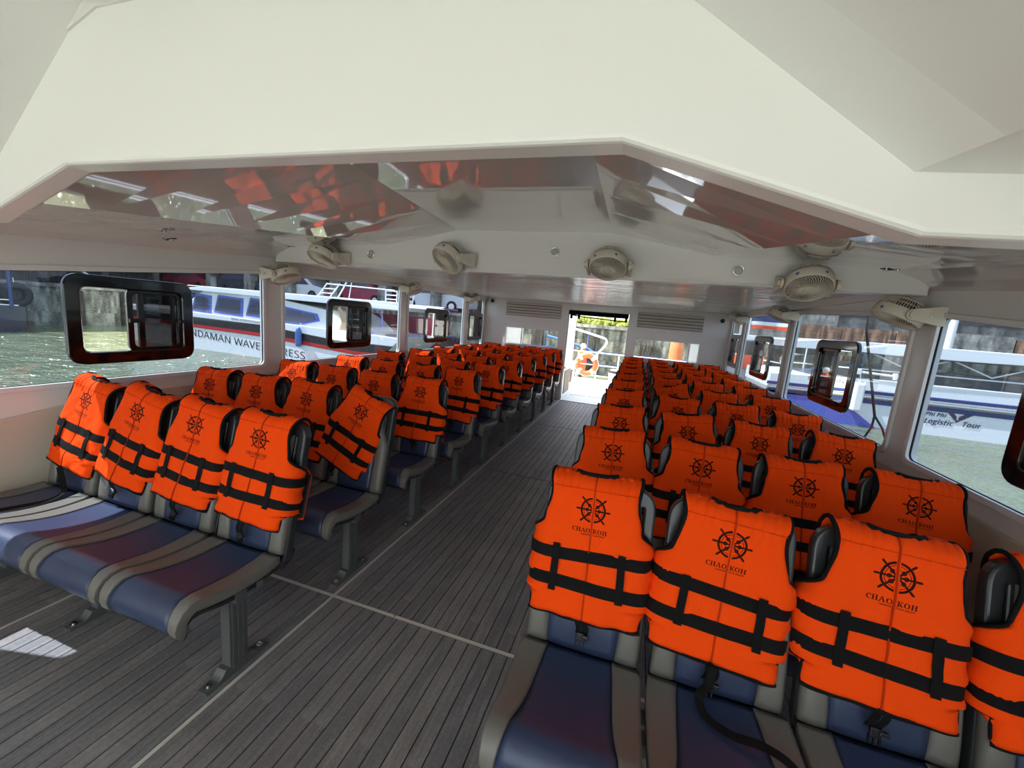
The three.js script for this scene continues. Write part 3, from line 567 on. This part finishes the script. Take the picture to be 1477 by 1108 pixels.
// ================= aft deck =================
struct('floor_aft_deck', planar(box(4.9, .12, 4.2, 0, -.072, -REAR - .1 - 2.1)), M.deckWhite);
for (let i = 0; i < 3; i++) for (let j = 0; j < 3; j++) { const h = single('deck_hatch', [rbox(.36, .012, .50, .005, -.36 + i * .42, -.006, -9.7 - j * .85)], M.white, `flush white hatch panel on the aft deck, ${ORD[j]} row from the door, ${['cabinet-side', 'middle', 'bin-side'][i]} column`, 'hatch', 'deck hatches'); }
{
  const c = thing('aft_cabinet', 'white counter with brown cupboard front just outside the rear door', 'cabinet', [0, 0, 0]);
  mesh('body', box(.55, .66, 1.6, -.90, .33, -9.55), M.white, c); mesh('countertop', rbox(.62, .05, 1.7, .01, -.89, .685, -9.55), M.white, c);
  mesh('door', box(.012, .52, .7, -.618, .33, -9.25), M.wood, c, 'brown wooden cupboard door'); mesh('life_ring_bracket', box(.01, .3, .25, -.616, .38, -9.85), M.black, c);
  const p = thing('aft_partition', 'grey upright panel with light holes beside the rear doorway', 'panel', [0, 0, 0]);
  const s = poly([[8.62, .71], [10.1, .71], [10.1, 2.0], [8.62, 2.0]]); for (let i = 0; i < 4; i++) s.holes.push(rrect(8.70, 1.70 + i * .07, 8.95, 1.735 + i * .07, .01, THREE.Path));
  mesh('panel', sideways(ext(s, .03), -.70), M.white, p);
}
{ // stern rail
  const r = thing('stern_rail', 'white tubular stern rail behind the ring buoy', 'railing', [0, 0, -12.45]), B = [];
  for (const x of [-2.4, -1.5, -.86, -.28, .35, 1.3, 2.4]) mesh('post', bar(V(x, -.01, 0), V(x, .84, 0), .02), M.white, r);
  for (const y of [.84, .46, .14]) mesh('rail', bar(V(-2.4, y, 0), V(2.4, y, 0), .016), M.white, r);
  const l = thing('ring_buoy', 'orange ring buoy with white bands hung on the stern rail', 'ring buoy', [-.57, .46, -12.36]);
  mesh('ring', tf(new THREE.TorusGeometry(.27, .075, 14, 40), 0, 0, 0), M.orangeRing, l);
  for (let i = 0; i < 4; i++) { const t = new THREE.TorusGeometry(.27, .078, 12, 8, .34); t.rotateZ(i * Math.PI / 2 + .6); mesh('band', t, M.white, l); }
  mesh('grab_line', tf(new THREE.TorusGeometry(.355, .008, 6, 40)), M.white, l);
  const k = thing('deck_bin', 'white lidded bin with dark rim on the aft deck', 'bin', [.34, -.012, -11.9]);
  mesh('bin_body', tf(lathe([[.001, 0], [.17, 0], [.20, .36], [.001, .36]], 24), 0, 0, 0), M.white, k); mesh('rim', cyl(.205, .205, .06, 0, .39, 0), M.black, k); mesh('lid', tf(lathe([[.001, .05], [.12, .045], [.205, 0], [.001, 0]], 24), 0, .42, 0), M.white, k);
  const f = thing('marker_float', 'orange upright float with pale cap beyond the stern rail', 'float', [-.80, .05, -12.95]);
  mesh('float_body', lathe([[.001, 0], [.13, .05], [.15, .5], [.10, .78], [.05, .86], [.001, .86]], 20), M.orangeRing, f); mesh('cap', tf(new THREE.SphereGeometry(.09, 14, 10), 0, .92, 0), M.white, f);
  mesh('stand', bar(V(0, -.7, 0), V(0, .04, 0), .05), M.black, f);
}

// ================= outside =================
const WL = -.7;
const waterBump = pixels(512, 512, (x, y) => { const v = 128 + 120 * (n8(x, y * 2.0) - .5) + 90 * (n32(x * .5, y) - .5) + 60 * (n64(x, y * 2) - .5) + 20 * (n128(x, y) - .5); return [v, v, v]; }, false);
{
  const w = planar(box(220, .2, 220, 0, WL - .1, -10)); 
  const m = single('harbour_water', w, std({ map: rep(pixels(256, 256, (x, y) => { const v = (n8(x, y) - .5) * 16; return [102 + v, 110 + v, 84 + v]; }), .12), roughness: .13, bumpMap: rep(waterBump, .16), bumpScale: .20 }), 'murky green harbour water with small ripples', 'water'); m.userData.kind = 'stuff';
}
// own hull below the deck and the bow deck in front of the cabin
struct('floor_bow_deck', planar(box(4.9, .12, 7.4, 0, -.072, 1.5 + 3.7)), M.nonSkid);
struct('trim_3', [box(.12, .75, 7.4, -2.47, .27, 5.2), box(.12, .75, 7.4, 2.47, .27, 5.2), box(4.9, .75, .12, 0, .27, 8.9)], M.white);
struct('trim_4', [box(5.1, .9, 22, 0, -.59, -2.2)], M.hull);
const bx8 = (x0, x1, y0, y1, z0, z1) => box(x1 - x0, y1 - y0, z1 - z0, (x0 + x1) / 2, (y0 + y1) / 2, (z0 + z1) / 2);
function text(str, w, h, color, font, extra) { // flat lettering on a transparent plate
  const c = document.createElement('canvas'); c.width = 1024; c.height = Math.round(1024 * h / w); const g = c.getContext('2d');
  g.clearRect(0, 0, c.width, c.height); g.fillStyle = color; g.font = `${font.w || ''} ${c.height * (font.s || .9)}px ${font.f || 'sans-serif'}`; g.textBaseline = 'middle'; g.textAlign = 'center';
  if (str) { const m = g.measureText(str).width; g.save(); g.translate(c.width / 2, c.height * (font.y || .52)); g.scale(Math.min(1.6, c.width * .98 / m), 1); g.fillText(str, 0, 0); g.restore(); }
  if (extra) extra(g, c.width, c.height);
  const t = new THREE.CanvasTexture(c); t.colorSpace = THREE.SRGBColorSpace; t.magFilter = THREE.LinearFilter;
  return std({ map: t, transparent: true, alphaTest: .5, roughness: .4 });
}
function letter(name, str, x0, y0, x1, y1, z, color, font, parent, extra, skew = 0) {
  const w = x1 - x0, h = y1 - y0, g = new THREE.PlaneGeometry(w, h); const p = g.attributes.position; for (let i = 0; i < p.count; i++) p.setY(i, p.getY(i) + skew * p.getX(i) / w);
  g.translate((x0 + x1) / 2, (y0 + y1) / 2, z); return mesh(name, g, text(str, w, h, color, font, extra), parent);
}
{ // ---- speedboat with the black and red stripe, lying across the view
  const b = thing('speedboat', 'white speedboat with black and red stripe and hull lettering', 'boat', [0, 0, 0]), zf = -12.1;
  const side = (pts, depth, z) => { const g = ext(poly(pts), depth, .02); g.translate(0, 0, z - depth); return g; };
  mesh('hull', side([[-20.5, -1.1], [-9.2, -1.1], [-7.6, .0], [-6.9, .62], [-8.6, .66], [-20.8, .84]], 3.0, zf), M.hull, b);
  mesh('black_stripe', side([[-20.7, .36], [-13.0, .27], [-8.6, .02], [-7.5, .05], [-7.2, .34], [-9.6, .32], [-13.0, .57], [-20.7, .62]], .012, zf + .034), M.black, b, 'black stripe');
  mesh('red_stripe', side([[-20.7, .26], [-13.0, .15], [-8.6, -.10], [-7.65, -.06], [-7.5, .05], [-8.6, .02], [-13.0, .27], [-20.7, .36]], .012, zf + .034), M.red, b, 'red stripe');
  letter('hull_lettering', 'ANDAMAN WAVE EXPRESS', -17.25, -.50, -10.85, .12, zf + .030, '#23252c', { s: .62 }, b, null, -.40);
  letter('hull_lettering', 'www.andamanwaveexpress.com', -14.6, .60, -12.0, .76, zf + .030, '#2a2c33', { s: .8 }, b, null, -.06);
  mesh('cabin', side([[-17.4, .80], [-9.0, .64], [-9.6, 1.1], [-10.2, 1.35], [-12.5, 1.62], [-16.3, 1.70], [-17.2, 1.2]], 2.6, zf - .22), M.hull, b);
  const rf = mesh('roof', side([[-17.0, 1.70], [-7.0, 1.60], [-6.6, 1.70], [-7.0, 1.80], [-16.2, 1.84], [-16.9, 1.76]], 2.9, zf - .05), M.hull, b);
  mesh('roof_edge', [bar(V(-17, 1.86, zf - .05), V(-6.8, 1.83, zf - .05), .018), bar(V(-17, 1.86, zf - 2.9), V(-6.8, 1.83, zf - 2.9), .018)], M.white, rf);
  for (const [x0, x1] of [[-17.0, -15.95], [-15.75, -14.25], [-14.05, -12.75]]) {
    const w = mesh('window_surround', side([[x0, .86], [x1, .82], [x1 + .05, 1.50], [x0 + .25, 1.56]], .03, zf - .18), M.boatBlue, b, 'blue window surround');
    mesh('pane', side([[x0 + .10, .92], [x1 - .10, .90], [x1 - .06, 1.43], [x0 + .32, 1.48]], .03, zf - .16), M.boatGlass, w);
  }
  { const w = mesh('window_surround', side([[-12.35, .68], [-11.2, .78], [-10.5, .95], [-10.6, 1.18], [-12.3, 1.36]], .03, zf - .18), M.boatBlue, b); mesh('pane', side([[-12.25, .76], [-11.2, .84], [-10.65, .98], [-10.72, 1.12], [-12.2, 1.28]], .03, zf - .16), M.boatGlass, w); }
  mesh('propeller_decal', [0, 1, 2].map((i) => { const e = tf(new THREE.CylinderGeometry(.07, .16, .62, 12), 0, .30, 0); e.rotateZ(i * 2.09 + .5); e.scale(1, 1, .08); e.translate(-9.3, .98, zf - .15); return e; }), M.fanDark, b);
  mesh('wheel_ring', tf(new THREE.TorusGeometry(.42, .03, 8, 30), -8.2, 1.16, zf - .2), M.boatBlue, b);
  mesh('aft_post', [bar(V(-7.1, .62, zf - .2), V(-7.1, 1.62, zf - .2), .04), bar(V(-8.8, .66, zf - .2), V(-8.8, 1.62, zf - .2), .04)], M.white, b);
  const lad = (x, w, y0, y1, lean) => { const g = []; for (const k of [0, 1]) g.push(bar(V(x + k * w, y0, zf - .3), V(x + k * w + lean, y1, zf - .3), .022)); for (let i = 1; i < 4; i++) { const t = i / 3.2; g.push(bar(V(x + lean * t, mix(y0, y1, t), zf - .3), V(x + w + lean * t, mix(y0, y1, t), zf - .3), .018)); } return g; };
  mesh('roof_rail', [lad(-10.7, .55, 1.82, 2.35, .45), lad(-7.75, .45, 1.80, 2.25, .0), bar(V(-10.2, 2.32, zf - .3), V(-7.4, 2.25, zf - .3), .02), bar(V(-9.8, 1.8, zf - .3), V(-9.1, 2.9, zf - .3), .025), bar(V(-9.3, 1.8, zf - .3), V(-9.1, 2.9, zf - .3), .016)].flat(2), M.white, b);
  const f = thing('boat_fender', 'blue cylindrical fender hung on the red-striped boat', 'fender', [-11.12, -.06, zf + .15]);
  mesh('fender_body', lathe([[.001, 0], [.09, .02], [.11, .10], [.11, .56], [.08, .66], [.04, .72], [.001, .72]], 18), std({ col: [.08, .16, .45], roughness: .4 }), f); mesh('fender_line', tube([V(0, .70, 0), V(0, .78, -.02), V(0, .86, -.13)], .012, 8, 5), M.white, f);
}
{ // ---- smaller craft astern of it, dark with a red panel
  const b = thing('long_tail_boat', 'dark moored boat with purple awning behind the red-striped boat', 'boat', [0, 0, 0]);
  mesh('hull', (() => { const g = ext(poly([[-11.6, -1.0], [-7.6, -1.0], [-7.2, .5], [-11.9, .55]]), 1.8, .02); g.translate(0, 0, -17.6); return g; })(), M.carDark, b);
  mesh('cabin', bx8(-11.5, -7.9, .55, 1.35, -17.4, -16.1), M.carRed, b); mesh('awning', bx8(-11.9, -7.5, 1.75, 1.83, -17.8, -15.6), M.purple, b);
  for (const x of [-11.7, -7.7]) mesh('post', bar(V(x, .5, -15.8), V(x, 1.75, -15.8), .03), M.white, b);
  mesh('mast', bar(V(-9.2, 1.8, -16.5), V(-8.9, 3.6, -16.5), .03), M.white, b);
}
// ---- quay behind: concrete wall with piles and a strip of plants
{
  const q = thing('quay', 'weathered concrete quay wall behind the moored boats', 'quay', [0, 0, 0]);
  mesh('quay_wall', planar(bx8(-32, 40, -1.2, 1.52, -26, -20), 'x', 'y', .25), M.weedWall, q); mesh('coping', planar(bx8(-32, 40, 1.52, 1.68, -26, -19.9), 'x', 'y', .25), M.concrete, q);
  for (let i = 0; i < 15; i++) mesh('fender_pile', planar(box(.55, 2.4, .35, -17 + i * 2.6, .10, -19.8), 'x', 'y', .5), M.pile, q);
  mesh('waling', [bx8(-31, 40, .35, .45, -19.62, -19.55), bx8(-31, 40, -.25, -.15, -19.62, -19.55)], M.navy, q);
}
{ const s = []; let q = 5; const r = () => { q = (q * 1664525 + 1013904223) >>> 0; return q / 4294967296; }; for (let i = 0; i < 1400; i++) { const g = new THREE.IcosahedronGeometry(.05 + r() * .10, 0); g.translate(-3 + r() * 7, 1.68 + r() * .28, -20.1 - r() * .6); s.push(g); } const m = single('hedge', s, M.leaf, 'yellow-green planting along the top of the quay', 'plants'); m.userData.kind = 'stuff'; }
{ // side quay on the near flank with tyres
  const q = thing('side_quay', 'mossy concrete quay wall with tyre fenders seen through the open sash', 'quay', [0, 0, 0]);
  mesh('quay_wall', planar(bx8(-40, -28, -1.2, 1.25, -26, -8), 'z', 'y', .25), M.weedWall, q); mesh('coping', planar(bx8(-40, -27.9, 1.25, 1.42, -26, -8), 'z', 'y', .25), M.concrete, q);
  for (let i = 0; i < 7; i++) mesh('wall_rib', planar(box(.3, 2.2, .5, -27.9, .05, -9.5 - i * 2.2), 'z', 'y', .5), M.pile, q);
  for (const z of [-11.6, -9.8, -19]) { const t = thing('tyre_fender', `black tyre fender hung on the side quay, ${z === -11.6 ? 'beside the open sash view' : z === -9.8 ? 'beside the dark barge' : 'by the red-striped boat'}`, 'tyre', [-27.66, .75, z], Math.PI / 2, 'tyre fenders'); mesh('tyre', new THREE.TorusGeometry(.42, .17, 12, 28), M.rubber, t); mesh('chain', bar(V(0, .4, 0), V(0, .8, -.1), .02), M.steel, t); }
}
{ // dark barge with gangplank ropes, far flank
  const b = thing('moored_barge', 'dark barge with white rails moored at the side quay', 'boat', [0, 0, 0]);
  mesh('hull', bx8(-27.4, -24.6, -1.0, .35, -10.6, -3.0), M.carDark, b); mesh('wheelhouse', bx8(-27.0, -25.0, .35, 1.9, -8.4, -5.6), M.carDark, b);
  for (let i = 0; i < 7; i++) mesh('rail', bar(V(-24.6, .4 + .22 * i, -10.4 + i * .25), V(-24.6, .62 + .22 * i, -3.2), .022), M.white, b);
  for (const z of [-10.2, -8.2, -6.2]) mesh('post', bar(V(-24.6, .3, z), V(-24.6, 2.4, z), .07), M.navy, b);
}
function car(x, y, z, paint, label, s = 1) {
  const c = thing('parked_car', label, 'car', [x, y, z], 0, 'vehicles parked on the quay'); c.scale.setScalar(s);
  const g = ext(rpoly([[-2.1, .28], [2.1, .28], [2.15, .75], [1.3, .92], [.7, 1.42], [-1.2, 1.45], [-1.9, .95], [-2.15, .85]], .1), 1.6, .04); g.translate(0, 0, -.8); mesh('car_body', g, paint, c);
  const w = ext(rpoly([[-1.62, .95], [1.05, .95], [.6, 1.34], [-1.1, 1.36]], .06), 1.7, 0); w.translate(0, 0, -.85); mesh('window_band', w, M.boatGlass, c);
  for (const k of [-1.3, 1.3]) for (const s2 of [-.78, .78]) { const t = mesh('wheel', cyl(.31, .31, .2, k, .31, s2, Math.PI / 2, 0, 0, 20), M.rubber, c); mesh('rim', cyl(.18, .18, .22, k, .31, s2, Math.PI / 2, 0, 0, 14), M.steel, t); }
}
const paint = [M.carRed, M.carDark, M.carWhite], paintW = ['dark red', 'black', 'white'];
[[-30, 0, 'behind the boat cabin'], [-25, 1, 'beside the white pillar'], [-20.2, 2, 'under the awning'], [-15.6, 0, 'behind the roof ladder'], [-10.6, 2, 'beside the aft mast'], [-26.5, 2, 'on the side quay']].forEach(([x, k, w], i) => car(x, 1.68, i === 5 ? -23.5 : -21.6, paint[k], `${paintW[k]} parked car on the quay ${w}`));
for (let i = 0; i < 7; i++) { const p = single('quay_pillar', planar(box(.55, 5.2, .55, -27.2 + i * 3.4, 4.29, -20.7), 'x', 'y', .4), M.concrete, `grey concrete pillar on the quay, ${ORD[i]} from the side quay`, 'pillar', 'pillars of the quay shed'); }
single('quay_shed_roof', [bx8(-34, -5, 4.0, 4.3, -30, -20.0)], M.carDark, 'dark flat shed roof over the parked vehicles', 'roof');
single('quay_shed_wall', [planar(bx8(-34, -5, 1.6, 4.2, -30, -29.6), 'x', 'y', .3)], M.concrete, 'grey back wall of the shed on the quay', 'wall');
{ let q = 21; const r = () => { q = (q * 1664525 + 1013904223) >>> 0; return q / 4294967296; }; const kinds = [M.purple, M.carRed, M.white, M.navy, M.carDark, M.purple];
  for (let i = 0; i < 16; i++) { const x = -31.5 + i * 1.62, w = .5 + r() * .7, h = .5 + r() * 1.0; const s = thing('market_stall', `${['purple', 'red', 'white', 'navy', 'black', 'plum'][i % 6]} market stall at the shed back wall, stall ${ORD[i % 10]}${i > 9 ? ' beyond the tenth' : ''} along`, 'stall', [x, 1.68, -24.6 - r() * 1.5], 0, 'market stalls on the quay'); mesh('counter', box(w, h, .6, 0, h / 2, 0), kinds[i % 6], s); mesh('canopy', box(w + .4, .06, 1.1, 0, h + 1.0, .1, .15, 0, 0), kinds[(i + 3) % 6], s); for (const k of [-1, 1]) mesh('post', bar(V(k * w / 2, 0, .3), V(k * w / 2, h + 1.0, .3), .025), M.white, s); } }
{ // ---- tour boat with the blue stripe on the other flank
  const b = thing('tour_boat', 'white tour boat with blue stripe, long canopy and winged hull logo', 'boat', [0, 0, 0]), zf = -14.8;
  const side = (pts, depth, z) => { const g = ext(poly(pts), depth, .02); g.translate(0, 0, z - depth); return g; };
  mesh('hull', side([[5.6, -1.1], [19, -1.1], [19, .78], [8, .74], [5.0, .62], [5.0, .2]], 3.0, zf), M.hull, b);
  mesh('blue_stripe', side([[4.95, .02], [19, .08], [19, .16], [4.95, .12]], .012, zf + .034), M.navy, b, 'navy blue stripe'); mesh('blue_stripe', side([[4.95, .30], [19, .42], [19, .48], [4.95, .36]], .012, zf + .034), M.navy, b, 'navy blue stripe');
  mesh('rub_rail', [bar(V(4.95, .20, zf + .06), V(19, .27, zf + .06), .05)], M.steel, b);
  mesh('bow_panel', side([[5.2, -1.0], [8.4, -1.0], [7.0, .0], [5.0, .1]], .012, zf + .034), M.boatBlue, b, 'blue angled bow panel');
  mesh('cabin_side', side([[7.2, .74], [19, .78], [19, 1.14], [7.6, 1.12]], 2.6, zf - .2), M.carDark, b);
  const cn = mesh('canopy', side([[5.6, 1.52], [19, 1.56], [19, 1.86], [7.4, 1.82], [6.3, 1.80], [5.5, 1.70]], 3.2, zf + .1), M.hull, b);
  mesh('canopy_cable', tube([V(6.5, 1.56, zf + .16), V(8.5, 1.48, zf + .16), V(11, 1.54, zf + .16), V(13, 1.48, zf + .16), V(16, 1.56, zf + .16)], .012, 40, 5), M.rubber, cn);
  for (let i = 0; i < 12; i++) mesh('truss_bar', bar(V(7.6 + i * .95, i % 2 ? 1.12 : 1.52, zf - .1), V(8.55 + i * .95, i % 2 ? 1.52 : 1.12, zf - .1), .022), M.white, b);
  mesh('handrail', [bar(V(5.2, 1.02, zf), V(19, 1.10, zf), .02)], M.white, b);
  letter('winged_logo', 'Phi Phi', 9.10, -.16, 9.60, .02, zf + .034, '#3c4257', { s: .85, w: 'italic bold' }, b); letter('winged_logo', 'Logistic', 9.10, -.40, 9.80, -.16, zf + .034, '#3c4257', { s: .85, w: 'italic bold' }, b); letter('winged_logo', 'Tour', 9.98, -.38, 10.42, -.14, zf + .034, '#3c4257', { s: .85, w: 'italic bold' }, b);
  letter('winged_logo', '', 9.48, -.42, 10.42, .16, zf + .036, '#3c4257', {}, b, (g, w, h) => { g.fillStyle = '#3c4257'; const cx = w * .41; for (let i = 0; i < 3; i++) { g.beginPath(); g.ellipse(cx + Math.cos(i * 2.09) * 26, h * .62 + Math.sin(i * 2.09) * 26, 34, 22, i * 2.09, 0, 7); g.fill(); } for (const s of [-1, 1]) for (let k = 0; k < 4; k++) { const L = w * (s < 0 ? .36 : .50) * (1 - k * .17); g.beginPath(); g.moveTo(cx + s * 30, h * (.40 + .05 * k)); g.quadraticCurveTo(cx + s * L * .45, h * (.12 + k * .09), cx + s * L, h * (.06 + k * .09)); g.quadraticCurveTo(cx + s * L * .75, h * (.24 + k * .09), cx + s * 30, h * (.52 + .03 * k)); g.fill(); } });
  letter('hull_lettering', 'SIRIPORN', 6.0, .50, 7.0, .68, zf + .034, '#4a5066', { s: .8 }, b);
  const f = thing('boat_fender', 'white cylindrical fender hung on the blue-striped tour boat', 'fender', [7.32, 0, -14.62]);
  mesh('fender_body', rbox(.25, .86, .25, .06, 0, .19, 0), M.white, f); mesh('fender_line', bar(V(0, .6, 0), V(-.05, .95, 0), .015), M.white, f); mesh('hanger_pole', [bar(V(-.2, .95, 0), V(1.0, .90, 0), .035), rbox(.12, .16, .1, .02, -.1, .95, 0), rbox(.1, .2, .1, .02, .8, .9, 0)], M.white, f);
  single('mooring_rope', [tube([V(2.55, 2.13, -5.0), V(3.0, 2.0, -5.0), V(3.04, 1.8, -5.0), V(3.26, .98, -5.0)], .013, 30, 5), tube([V(3.26, .98, -5), V(3.22, .75, -5), V(2.6, -.3, -5)], .011, 12, 5), tube([V(3.26, .98, -5), V(3.37, .81, -5), V(4.0, -.75, -5)], .011, 12, 5)], M.black, 'dark forked mooring rope outside the side window', 'rope');
}
{ // second boat nearer the rear wall
  const b = thing('speedboat', 'white raked-bow speedboat with red seats beside the rear side window', 'boat', [0, 0, 0]);
  const side = (pts, depth, z) => { const g = ext(poly(pts), depth, .03); g.translate(0, 0, z - depth); return g; };
  mesh('hull', side([[3.7, -1.1], [9.5, -1.1], [9.5, .5], [6.2, .55], [4.0, .95], [3.2, 1.1], [3.3, .6]], 1.1, -18.3), M.hull, b);
  mesh('canopy', side([[3.6, 1.62], [9, 1.62], [9, 1.74], [3.9, 1.76], [3.3, 1.68]], 1.1, -18.2), M.hull, b);
  mesh('red_cushion', bx8(3.9, 5.6, .50, 1.0, -18.27, -18.15), M.orangeRing, b); mesh('rail', [bar(V(3.3, 1.15, -18.2), V(6.5, .75, -18.2), .03), bar(V(4.2, 1.0, -18.2), V(4.2, 1.62, -18.2), .03), bar(V(7, .6, -18.2), V(7, 1.62, -18.2), .03)], M.white, b);
  const f = thing('striped_flag', 'red, white and blue striped flag on the moored boats', 'flag', [4.35, 1.9, -15.6]);
  mesh('pole', bar(V(0, -.3, 0), V(0, .85, 0), .018), M.white, f);
  [[M.orangeRing, .12], [M.white, .12], [M.navy, .22], [M.white, .12], [M.orangeRing, .12]].reduce((y, [m, h]) => { mesh('stripe', slab((u, v) => V(.02 + u * 1.1, y + v * h, .06 * Math.sin(u * 7)), 14, 1, () => .002, .002), m, f); return y + h; }, .1);
}
{ // yard fence and posts on the quay, other flank
  const q = thing('rusty_fence', 'rust-streaked corrugated fence on the quay behind the tour boat', 'fence', [0, 0, 0]);
  for (let i = 0; i < 13; i++) mesh('fence_panel', planar(bx8(5.5 + i * 2.0, 7.44 + i * 2.0, 1.66, i % 4 === 0 ? 2.6 : 2.5, -22.1, -22.0), 'x', 'y', .4), i % 4 === 0 ? M.concrete : M.rust, q);
  for (let i = 0; i < 4; i++) single('quay_lamp_post', [cyl(.14, .16, 4.4, 12.5 + i * 4.8, 3.7, -20.6)], M.white, `pale post on the quay, ${ORD[i]} from the doorway view, before the rusty fence`, 'post', 'posts on the quay');
  single('mesh_shed', [planar(bx8(5.6, 9.4, 1.68, 3.9, -23.2, -22.4), 'x', 'y', .4)], M.concrete, 'pale grey cabin above the rusty fence', 'shed');
}
{ // long sheds that close the view over the quays
  const s = thing('harbour_shed', 'long pale shed with dark window band behind the rusty fence', 'shed', [0, 0, 0]);
  mesh('wall', planar(bx8(4, 46, 1.66, 5.2, -26, -24.5), 'x', 'y', .3), M.concrete, s); mesh('window_band', bx8(10, 45, 3.1, 3.7, -24.5, -24.42), M.carDark, s); mesh('eave', bx8(3.6, 46.4, 5.2, 5.4, -26.4, -23.6), M.white, s);
  const t = thing('boat_shed', 'dark timber boat shed on posts along the side quay', 'shed', [0, 0, 0]);
  mesh('wall', planar(bx8(-36, -33, 1.42, 5.6, -28, 1.0), 'z', 'y', .4), M.pile, t); mesh('roof', bx8(-37, -28.6, 5.2, 5.5, -28, 1.0), M.carDark, t);
  for (let i = 0; i < 8; i++) mesh('post', cyl(.16, .18, 3.8, -29, 3.32, -.2 - i * 2.6), M.pile, t);
  mesh('brace', [0, 1, 2, 3, 4, 5].map((i) => bar(V(-29, 1.6 + (i % 2) * 1.4, -.4 - i * 2.6), V(-29, 3.0 - (i % 2) * 1.4, -2.8 - i * 2.6), .05)), M.white, t);
  mesh('quay_apron', planar(bx8(-36, -27.9, 1.2, 1.42, -8, 1.0), 'z', 'y', .25), M.concrete, t); mesh('apron_wall', planar(bx8(-36, -28, -1.2, 1.2, -8, 1.0), 'z', 'y', .25), M.weedWall, t);
}
{ // gangway from the quay
  const g = thing('gangway', 'sloping gangway with white and blue handrails beyond the stern', 'gangway', [0, 0, 0]);
  mesh('walkway', (() => { const b = box(.7, .06, 5.4); b.rotateX(.0); b.rotateY(Math.PI / 2); b.rotateZ(-.30); b.translate(-2.55, .05, -15.2); return b; })(), M.pile, g);
  mesh('white_handrail', tube([V(-3.2, 1.85, -14.8), V(-2.6, 1.72, -14.8), V(-.42, 1.24, -14.8), V(-.24, 1.12, -14.8), V(-.28, .95, -14.8), V(-.62, .50, -14.8)], .04, 50, 8), M.white, g);
  mesh('blue_rail', tube([V(-2.4, 1.12, -14.8), V(-1.8, 1.0, -14.8), V(-.9, .80, -14.8), V(-.6, .62, -14.8)], .05, 30, 8), M.steelBlue, g);
  for (const x of [-2.4, -1.6, -.9]) mesh('stanchion', bar(V(x, .88 - (x + 1.6) * .25 - .35, -14.8), V(x, 1.50 - (x + 1.6) * .24, -14.8), .02), M.steelBlue, g);
}
{ const p = single('pile_post', [cyl(.22, .24, 3.2, 2.15, .6, -15.5)], std({ col: [.45, .14, .05], roughness: .8 }), 'rust-orange mooring pile seen through the low rear window', 'pile'); }
renderer.render(scene, camera);
